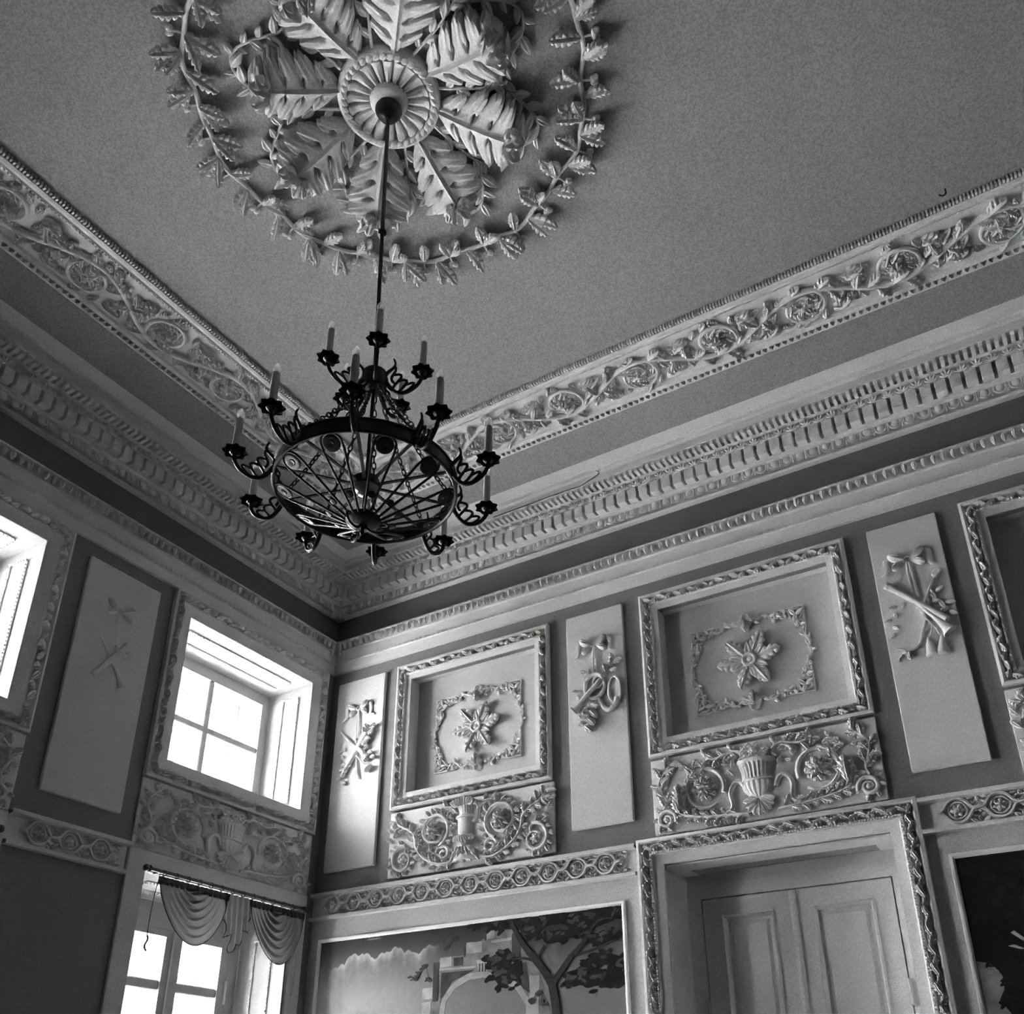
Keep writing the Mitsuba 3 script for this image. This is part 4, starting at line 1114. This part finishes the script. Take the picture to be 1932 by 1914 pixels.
ruin = Polygon([(1.10, .97), (1.13, 2.2), (1.181, 2.418), (1.219, 2.516), (1.284, 2.606), (1.30, 2.70), (1.343, 2.815), (1.564, 2.813), (1.571, 2.88), (1.662, 2.899), (1.70, 2.90), (1.745, 2.92), (1.75, 2.965), (1.793, 2.972), (2.0, 2.96), (2.051, 2.943), (2.097, 2.77), (2.204, 2.668), (2.246, 2.488), (2.30, 2.355), (2.33, .97)])
arch = Polygon([(1.38, .9), (1.394, 2.406), (1.407, 2.491), (1.488, 2.578), (1.602, 2.63), (1.733, 2.64), (1.893, 2.602), (2.019, 2.529), (2.095, 2.423), (2.11, .9)])
layer(mu, 'painted_ruin', ruin.difference(arch), 'paint_stone', .006)
ring_ = arch.buffer(.045).difference(arch)
layer(mu, 'painted_arch', ring_.intersection(sbox(1.3, 2.3, 2.2, 2.75)), 'paint_stone_light', .0074)
layer(mu, 'painted_spandrel', Polygon([(1.355, 2.45), (1.36, 2.70), (1.66, 2.70), (1.62, 2.685), (1.46, 2.63), (1.37, 2.5)]), 'paint_shade', .0074)
layer(mu, 'painted_spandrel', Polygon([(1.80, 2.69), (2.10, 2.72), (2.13, 2.5), (2.10, 2.52), (1.95, 2.64)]), 'paint_shade', .0074)
for b_ in ((1.19, 2.3, 1.27, 2.5), (1.20, 2.06, 1.36, 2.16), (1.34, 2.715, 1.67, 2.73), (1.345, 2.74, 1.45, 2.81), (1.58, 2.82, 1.72, 2.90), (1.80, 2.88, 1.98, 2.90), (1.76, 2.91, 1.83, 2.965), (1.19, 2.52, 1.30, 2.6), (2.12, 2.3, 2.2, 2.62)):
    layer(mu, 'painted_stone', affinity.rotate(sbox(*b_), rng.uniform(-3, 3)), 'paint_stone_light', .0074)
for b_ in ((1.47, 2.74, 1.55, 2.80), (1.56, 2.80, 1.575, 2.89), (1.74, 2.9, 1.755, 2.96), (1.285, 2.5, 1.335, 2.78), (1.98, 2.74, 2.05, 2.93)):
    layer(mu, 'painted_stone', sbox(*b_), 'paint_shade', .0086)
layer(mu, 'painted_keystone', Polygon([(1.673, 2.766), (1.78, 2.764), (1.765, 2.645), (1.705, 2.65)]), 'paint_stone_light', .0087)
for q in (-.025, 0, .025):
    layer(mu, 'keystone_groove', sbox(1.728 + q - .006, 2.68, 1.728 + q + .006, 2.74), 'paint_shade', .01)


def limb(pts, w0, w1):
    p = spline(np.asarray(pts), 24)
    w = np.linspace(w0, w1, 24)
    return unary_union([LineString(p[i:i + 2]).buffer((w[i] + w[i + 1]) / 4) for i in range(23)])


def leafy(pts, r, n, size, seed, spread=1.0):
    g = np.random.default_rng(seed)
    out = []
    for k in range(n):
        c = np.asarray(pts[g.integers(len(pts))]) + g.normal(0, r * .5, 2) * [1, .55 * spread]
        e = affinity.scale(sbox(-1, -1, 1, 1).buffer(0), 1, 1)
        a = np.linspace(0, 2 * PI, 9)[:-1]
        e = Polygon(np.stack([np.cos(a), .42 * np.sin(a)], 1) * size * g.uniform(.7, 1.3))
        out.append(affinity.translate(affinity.rotate(e, g.uniform(-40, 60)), *c))
    return unary_union(out)


mass = lambda pts, r: unary_union([LineString(np.asarray(pts)[i:i + 2]).buffer(r) for i in range(len(pts) - 1)])
PA = [(1.70, 3.03), (1.825, 3.035), (1.971, 3.03), (2.09, 3.01), (1.858, 2.995)]
PB = [(2.16, 2.93), (2.239, 2.99), (2.362, 3.01), (2.482, 2.97), (2.601, 2.99), (2.733, 3.0), (2.80, 2.98), (2.539, 2.92), (2.404, 2.88), (2.283, 2.87)]
PC = [(2.609, 2.84), (2.71, 2.84), (2.81, 2.85), (2.68, 2.80)]
PD = [(2.45, 2.57), (2.528, 2.605), (2.617, 2.66), (2.705, 2.70), (2.815, 2.66), (2.845, 2.592), (2.80, 2.545), (2.698, 2.56), (2.584, 2.545)]
PE = [(1.83, 2.74), (1.908, 2.78), (1.96, 2.76), (1.85, 2.65), (1.909, 2.59), (2.0, 2.67), (1.96, 2.62)]
for k, (pp, r, n, sz) in enumerate(((PA, .04, 60, .034), (PB, .052, 120, .034), (PC, .03, 50, .032), (PD, .05, 110, .034), (PE, .045, 90, .036))):
    layer(mu, 'painted_foliage', unary_union([mass(pp, r * .8), leafy(pp, r * 1.7, n, sz, 40 + k)]), 'paint_leaf', .010 + .0001 * k, .0013)
    layer(mu, 'painted_foliage_light', leafy([(x + .01, y + .015) for x, y in pp], r * .9, n // 4, sz * .8, 60 + k), 'paint_leaf_grey', .0116 + .0001 * k, .001, 'stuff')
layer(mu, 'painted_tree', unary_union([limb([(2.36, .98), (2.352, 2.0), (2.34, 2.348), (2.321, 2.483), (2.3, 2.578)], .07, .062), limb([(2.3, 2.56), (2.204, 2.693), (2.082, 2.834), (1.995, 2.968), (1.955, 3.04)], .06, .03),
      limb([(2.30, 2.55), (2.398, 2.652), (2.474, 2.734), (2.565, 2.815), (2.641, 2.91), (2.787, 2.952)], .05, .012), limb([(2.459, 2.729), (2.649, 2.757), (2.822, 2.81)], .025, .01), limb([(2.19, 2.71), (2.215, 2.77), (2.252, 2.818)], .022, .01), limb([(2.22, 2.69), (2.097, 2.741), (1.988, 2.744)], .026, .012)]), 'paint_bark', .0128, .0012)
for k, pp in enumerate(([(1.24, 2.66), (1.2, 2.75), (1.15, 2.70), (1.1, 2.68)], [(1.40, 2.88), (1.46, 2.95), (1.38, 2.93)], [(2.15, 2.45), (2.2, 2.5), (2.24, 2.42)])):
    layer(mu, 'painted_shrub', unary_union([leafy(pp, .03, 16, .022, 90 + k), limb(pp[::-1] if len(pp) > 2 else pp, .008, .004)]), 'paint_leaf_grey', .012, .001)
layer(mu, 'painted_ground', Polygon([(MX0, .9), (MX0, 1.3), (.8, 1.42), (1.6, 1.34), (2.4, 1.45), (MX1, 1.36), (MX1, .9)]), 'paint_shade', .0142, .001)

mu2 = thing('mural', 'dark painting of heavy foliage on the wall right of the door', 'painting')
inner = sbox(5.01, MZ0 + .02, 6.76, 3.064)
add(mu2, 'canvas', S(trimesh.creation.box(bounds=[[4.99, MZ0 + .01, 0], [6.78, 3.08, .006]]), 'canvas_dark', False), WR)
add(mu2, 'frame', S(sweep_rect(4.982, 6.79, MZ0, 3.09, [(0, 0), (0, .018), (.006, .022), (.018, .02), (.027, .012), (.03, .006)]), 'frame_white', 30), WR)
layer(mu2, 'painted_sky', unary_union([Polygon([(5.0, 2.48), (5.075, 2.464), (5.11, 2.428), (5.139, 2.371), (5.123, 2.318), (5.092, 2.266), (5.134, 2.195), (5.12, 1.9), (5.2, 1.6), (5.0, 1.5)])]).difference(leafy([(5.1, 2.46), (5.14, 2.36), (5.13, 2.25), (5.14, 2.1)], .04, 30, .02, 8)), 'paint_stone', .006)
layer(mu2, 'painted_branch', unary_union([Polygon([(5.215, 2.615), (5.235, 2.625), (5.30, 2.56), (5.31, 2.53)]), Polygon([(5.19, 2.545), (5.22, 2.55), (5.28, 2.52), (5.24, 2.525)])]), 'paint_stone_light', .0062)
layer(mu2, 'painted_foliage', leafy([(5.2 + .12 * i, 2.9 - .1 * (i % 3)) for i in range(8)], .16, 60, .05, 11), 'paint_leaf', .0075)

# ================================================================== CHANDELIER
CH = np.array([3.462, -3.589])
ch = thing('chandelier', 'black iron two-tier hoop chandelier with electric candles hanging from the ceiling medallion', 'chandelier')
IR = 'iron'
C0 = np.eye(4)
C0[:2, 3] = CH


def spin(a, z=0.0, r=0.0):
    """A frame at the angle a (radians) round the chandelier's axis: x outwards, z up."""
    M = np.eye(4)
    M[:3, :3] = [[math.cos(a), -math.sin(a), 0], [math.sin(a), math.cos(a), 0], [0, 0, 1]]
    M[:3, 3] = (CH[0] + r * math.cos(a), CH[1] + r * math.sin(a), z)
    return M


top = np.array([3.449, -3.634, 6.40])
bot = np.array([CH[0], CH[1], 4.62])
tt = np.linspace(0, 1, 12)[:, None]
rodm = add(ch, 'rod', S(tube(bot * (1 - tt) + top * tt, .0095, 10), IR, 60))
kz = bot + (top - bot) * ((5.52 - 4.62) / 1.78)
add(rodm, 'knob', S(trimesh.creation.icosphere(2, .021), IR, True), at(*kz))
add(ch, 'canopy', S(lathe_z([(0, -.115), (.012, -.115), (.02, -.1), (.05, -.085), (.07, -.045), (.068, -.005), (.05, .03), (.02, .045), (0, .045)], 32), IR, 60), at(top[0], top[1], 6.452))
drum = add(ch, 'crown_drum', S(lathe_z([(0, .05), (.045, .05), (.052, .045), (.054, .0), (.056, -.035), (.05, -.045), (.03, -.05), (0, -.05)], 28), IR, 50), C0 @ at(0, 0, 4.60))
add(ch, 'central_rod', S(tube([(0, 0, 3.86), (0, 0, 4.2), (0, 0, 4.56)], .008, 8), IR, 60), C0)
hoop = add(ch, 'hoop', S(lathe_z([(.372, 4.072), (.378, 4.072), (.381, 4.066), (.374, 4.06), (.374, 4.012), (.381, 4.006), (.378, 3.998), (.372, 3.998), (.366, 4.004), (.368, 4.035), (.366, 4.066), (.372, 4.072)], 80), IR, 30), C0)
hub = add(ch, 'spoke_hub', S(lathe_z([(0, 4.066), (.05, 4.066), (.056, 4.06), (.056, 4.022), (.05, 4.016), (0, 4.016)], 28), IR, 40), C0)
add(hub, 'brass_bowl', S(lathe_z([(0, 3.982), (.014, 3.983), (.028, 3.986), (.041, 3.993), (.05, 4.002), (.054, 4.012), (.055, 4.018), (0, 4.018)], 28), 'brass_ball', 60), C0)
PH = .2814
SPOKE = S(cbox(.05, .372, -.0065, .0065, -.004, .004, .001), IR, False)
for k in range(10):
    add(ch, 'spoke', SPOKE, spin(PH + k * PI / 5, 4.03))
bowl = add(ch, 'bowl', S(lathe_z([(0, 3.832), (.03, 3.834), (.055, 3.84), (.068, 3.848), (.075, 3.86), (.07, 3.868), (.05, 3.87), (0, 3.872)], 32), IR, 50), C0)
for k in range(3):
    a = .6 + k * 2 * PI / 3
    p = np.array([(.012, 0, 3.835), (.03, 0, 3.81), (.06, 0, 3.80), (.095, 0, 3.81), (.105, 0, 3.835), (.09, 0, 3.845)])
    add(bowl, 'hook', S(tube(spline(p, 24), .0055, 6), IR, 60), spin(a))
add(bowl, 'finial', S(lathe_z([(0, 3.785), (.006, 3.79), (.01, 3.80), (.007, 3.812), (.012, 3.825), (0, 3.835)], 12), IR, 60), C0)


def hairpin():
    """Two thin rods from the bowl out to the hoop, joined by an arch round a disc; local x outwards."""
    d = np.array([.33 - .07, 0, 3.992 - 3.855])
    L = np.linalg.norm(d)
    ex, ey = d / L, np.array([0, 1.0, 0])
    o = np.array([.07, 0, 3.855])
    u = np.concatenate([np.linspace(0, L - .01, 14)])
    half = .012 + (.043 - .012) * np.clip(u / (L * .9), 0, 1) ** 1.1
    left = [o + ex * a + ey * h for a, h in zip(u, half)]
    arc = [o + ex * (L + .043 * math.sin(q)) + ey * .043 * math.cos(q) for q in np.linspace(.15, PI - .15, 12)]
    right = [o + ex * a - ey * h for a, h in zip(u[::-1], half[::-1])]
    m = tube(left + arc + right, .0055, 6)
    n = np.cross(ex, ey)
    disc = lathe_z([(0, -.006), (.012, -.008), (.014, -.004), (.03, -.006), (.036, -.003), (.036, .003), (0, .005)], 24)
    R = np.eye(4)
    R[:3, :3] = np.stack([ex, ey, n], 1)
    R[:3, 3] = o + ex * (L - .001)
    disc.apply_transform(R)
    kn = lathe_z([(0, -.008), (.013, -.006), (.017, 0), (.013, .006), (0, .008)], 12)
    R[:3, 3] = o + ex * .078
    kn.apply_transform(R)
    return m, disc, kn


hp, dsc, knb = hairpin()
HP, DSC, KNB = S(hp, IR, 60), S(dsc, IR, 40), S(knb, IR, 40)
for k in range(10):
    M = spin(1.2329 + k * PI / 5)
    h_ = add(ch, 'hairpin', HP, M)
    add(h_, 'disc', DSC, M)
    add(h_, 'knob', KNB, M)


def arm(r0, r1, zr, zc, k=1.0):
    """An S-shaped scroll arm in the local xz plane with a horn and leaf loops; from radius r0 at zr to the cup at (r1, zc)."""
    w = r1 - r0
    main = spline([(r0 - .004, 0, zr), (r0 + .12 * w, 0, zr - .28 * w), (r0 + .38 * w, 0, zr - .50 * w), (r0 + .68 * w, 0, zr - .44 * w), (r0 + .92 * w, 0, zc - .36 * w), (r1, 0, zc - .10 * w)], 30)
    ms = [tube(main, np.linspace(.0095, .008, 30), 8)]
    hornp = spline([(r0 + .0 * w, 0, zr), (r0 + .05 * w, 0, zr + .3 * w), (r0 + .22 * w, 0, zr + .5 * w), (r0 + .2 * w, 0, zr + .68 * w), (r0 + .17 * w, 0, zr + .74 * w)], 20)
    ms.append(tube(hornp, np.linspace(.0105, .004, 20), 7))
    h2 = spline([(r0 + .2 * w, 0, zr + .5 * w), (r0 + .24 * w, 0, zr + .3 * w), (r0 + .16 * w, 0, zr + .12 * w), (r0 + .22 * w, 0, zr - .12 * w)], 16)
    ms.append(tube(h2, .006, 6))
    base = spline([(r0 + .18 * w, 0, zr + .16 * w), (r0 + .42 * w, 0, zr + .1 * w), (r0 + .32 * w, 0, zr - .1 * w), (r0 + .2 * w, 0, zr - .3 * w)], 16)
    ms.append(tube(base, .006, 6))
    base = spline([(r0 + .34 * w, 0, zr - .08 * w), (r0 + .58 * w, 0, zr - .12 * w), (r0 + .52 * w, 0, zr - .26 * w), (r0 + .36 * w, 0, zr - .44 * w)], 16)
    ms.append(tube(base, .006, 6))
    base = spline([(r0 + .54 * w, 0, zr - .24 * w), (r0 + .78 * w, 0, zr - .22 * w), (r0 + .7 * w, 0, zr - .34 * w), (r0 + .55 * w, 0, zr - .46 * w)], 16)
    ms.append(tube(base, .0056, 6))
    ms.append(lathe_z([(0, zc - .045), (.006, zc - .04), (.01, zc - .028), (.006, zc - .018), (.012, zc - .01), (.016, zc), (0, zc)], 10).apply_translation([r1, 0, 0]))
    return cat(ms)


def bobeche():
    ms = []
    for k in range(8):
        m = small_leaf(.052, .022, .010, -.004, 8)
        m.apply_transform(at(0, 0, 0, 45 * k, 1, 12))
        ms.append(m)
    ms.append(lathe_z([(0, -.012), (.014, -.010), (.022, 0), (.02, .012), (.0175, .02), (0, .02)], 16))
    return cat(ms)


CUP = S(bobeche(), IR, 45)


def candle(M, arm_key, hgt, r, off):
    add(arm_key, 'drip_cup', CUP, M @ at(off, 0, 0))
    add(arm_key, 'candle', S(lathe_z([(0, 0), (r, 0), (r, hgt - .004), (r * .9, hgt), (0, hgt)], 18), 'candle_sleeve', 40), M @ at(off, 0, .012))
    b = lathe_z([(.004, 0), (.010, .002), (.0165, .018), (.0155, .03), (.009, .044), (.004, .052), (0, .054)], 16)
    add(arm_key, 'bulb', S(b, 'bulb_glass', 60), M @ at(off, 0, .012 + hgt))
    add(arm_key, 'bulb_base', S(lathe_z([(0, 0), (.008, 0), (.006, .012), (.0025, .02), (0, .03)], 8), 'candle_sleeve', 40), M @ at(off, 0, .012 + hgt))


ARM1 = S(arm(.378, .53, 4.03, 4.053), IR, 60)
ARM2 = S(arm(.054, .2144, 4.60, 4.627), IR, 60)
for k in range(10):
    M = spin(PH + k * PI / 5)
    a = add(ch, 'arm', ARM1, M)
    candle(M @ at(0, 0, 4.053), a, .158, .0155, .53)
for k in range(5):
    M = spin(.4315 + k * 2 * PI / 5)
    a = add(ch, 'upper_arm', ARM2, M)
    candle(M @ at(0, 0, 4.627), a, .158, .0155, .2144)


def chain(p, q, sag, n):
    p, q = np.asarray(p, float), np.asarray(q, float)
    t = np.linspace(0, 1, n + 1)
    pts = p + (q - p) * t[:, None] - np.array([0, 0, 1]) * (sag * 4 * t * (1 - t))[:, None]
    ms = []
    a = np.linspace(0, 2 * PI, 13)
    for i in range(n):
        d = pts[i + 1] - pts[i]
        L = np.linalg.norm(d)
        d /= L
        s = np.cross(d, [0, 0, 1.0]) + 1e-9
        s /= np.linalg.norm(s)
        if i % 2:
            s = np.cross(d, s)
        c = (pts[i] + pts[i + 1]) / 2
        loop = c + np.outer(np.cos(a) * L * .62, d) + np.outer(np.sin(a) * .0085, s)
        ms.append(tube(loop, .0033, 5))
    return cat(ms)


CHN = S(chain((.045, 0, 4.555), (.372, 0, 4.072), .03, 22), IR, 60)
CHN2 = S(chain((.02, 0, 4.55), (.30, 0, 3.99), .0, 24), IR, 60)
for k in range(10):
    add(ch, 'chain', CHN, spin(PH + k * PI / 5))
CHN3 = S(chain((.372 * math.cos(0), 0, 4.07), (.372 * math.cos(PI / 5), .372 * math.sin(PI / 5), 4.07), .035, 9), IR, 60)
for k in range(0, 10):
    add(ch, 'festoon_chain', CHN3, spin(PH + k * PI / 5))

hk = thing('ceiling_hook', 'small dark hook sticking out of the ceiling near the right edge', 'hook')
add(hk, 'bent_wire', S(tube(spline([(0, 0, -.005), (0, 0, .03), (-.012, .004, .05), (-.03, .006, .045), (-.034, .006, .03)], 20), .004, 6), 'iron', 60), WC @ at(5.84, 1.56, 0))
wi = thing('loose_wire', 'thin dark wire lying along the cornice behind the chandelier', 'wire')
add(wi, 'strand', S(tube(spline([(2.0, 6.39, .34), (2.3, 6.392, .34), (2.57, 6.394, .34), (2.75, 6.39, .34), (2.84, 6.388, .34), (2.92, 6.41, .34), (3.01, 6.452, .345), (2.99, 6.47, .356)], 60), .003, 5), 'iron', 60), WR)
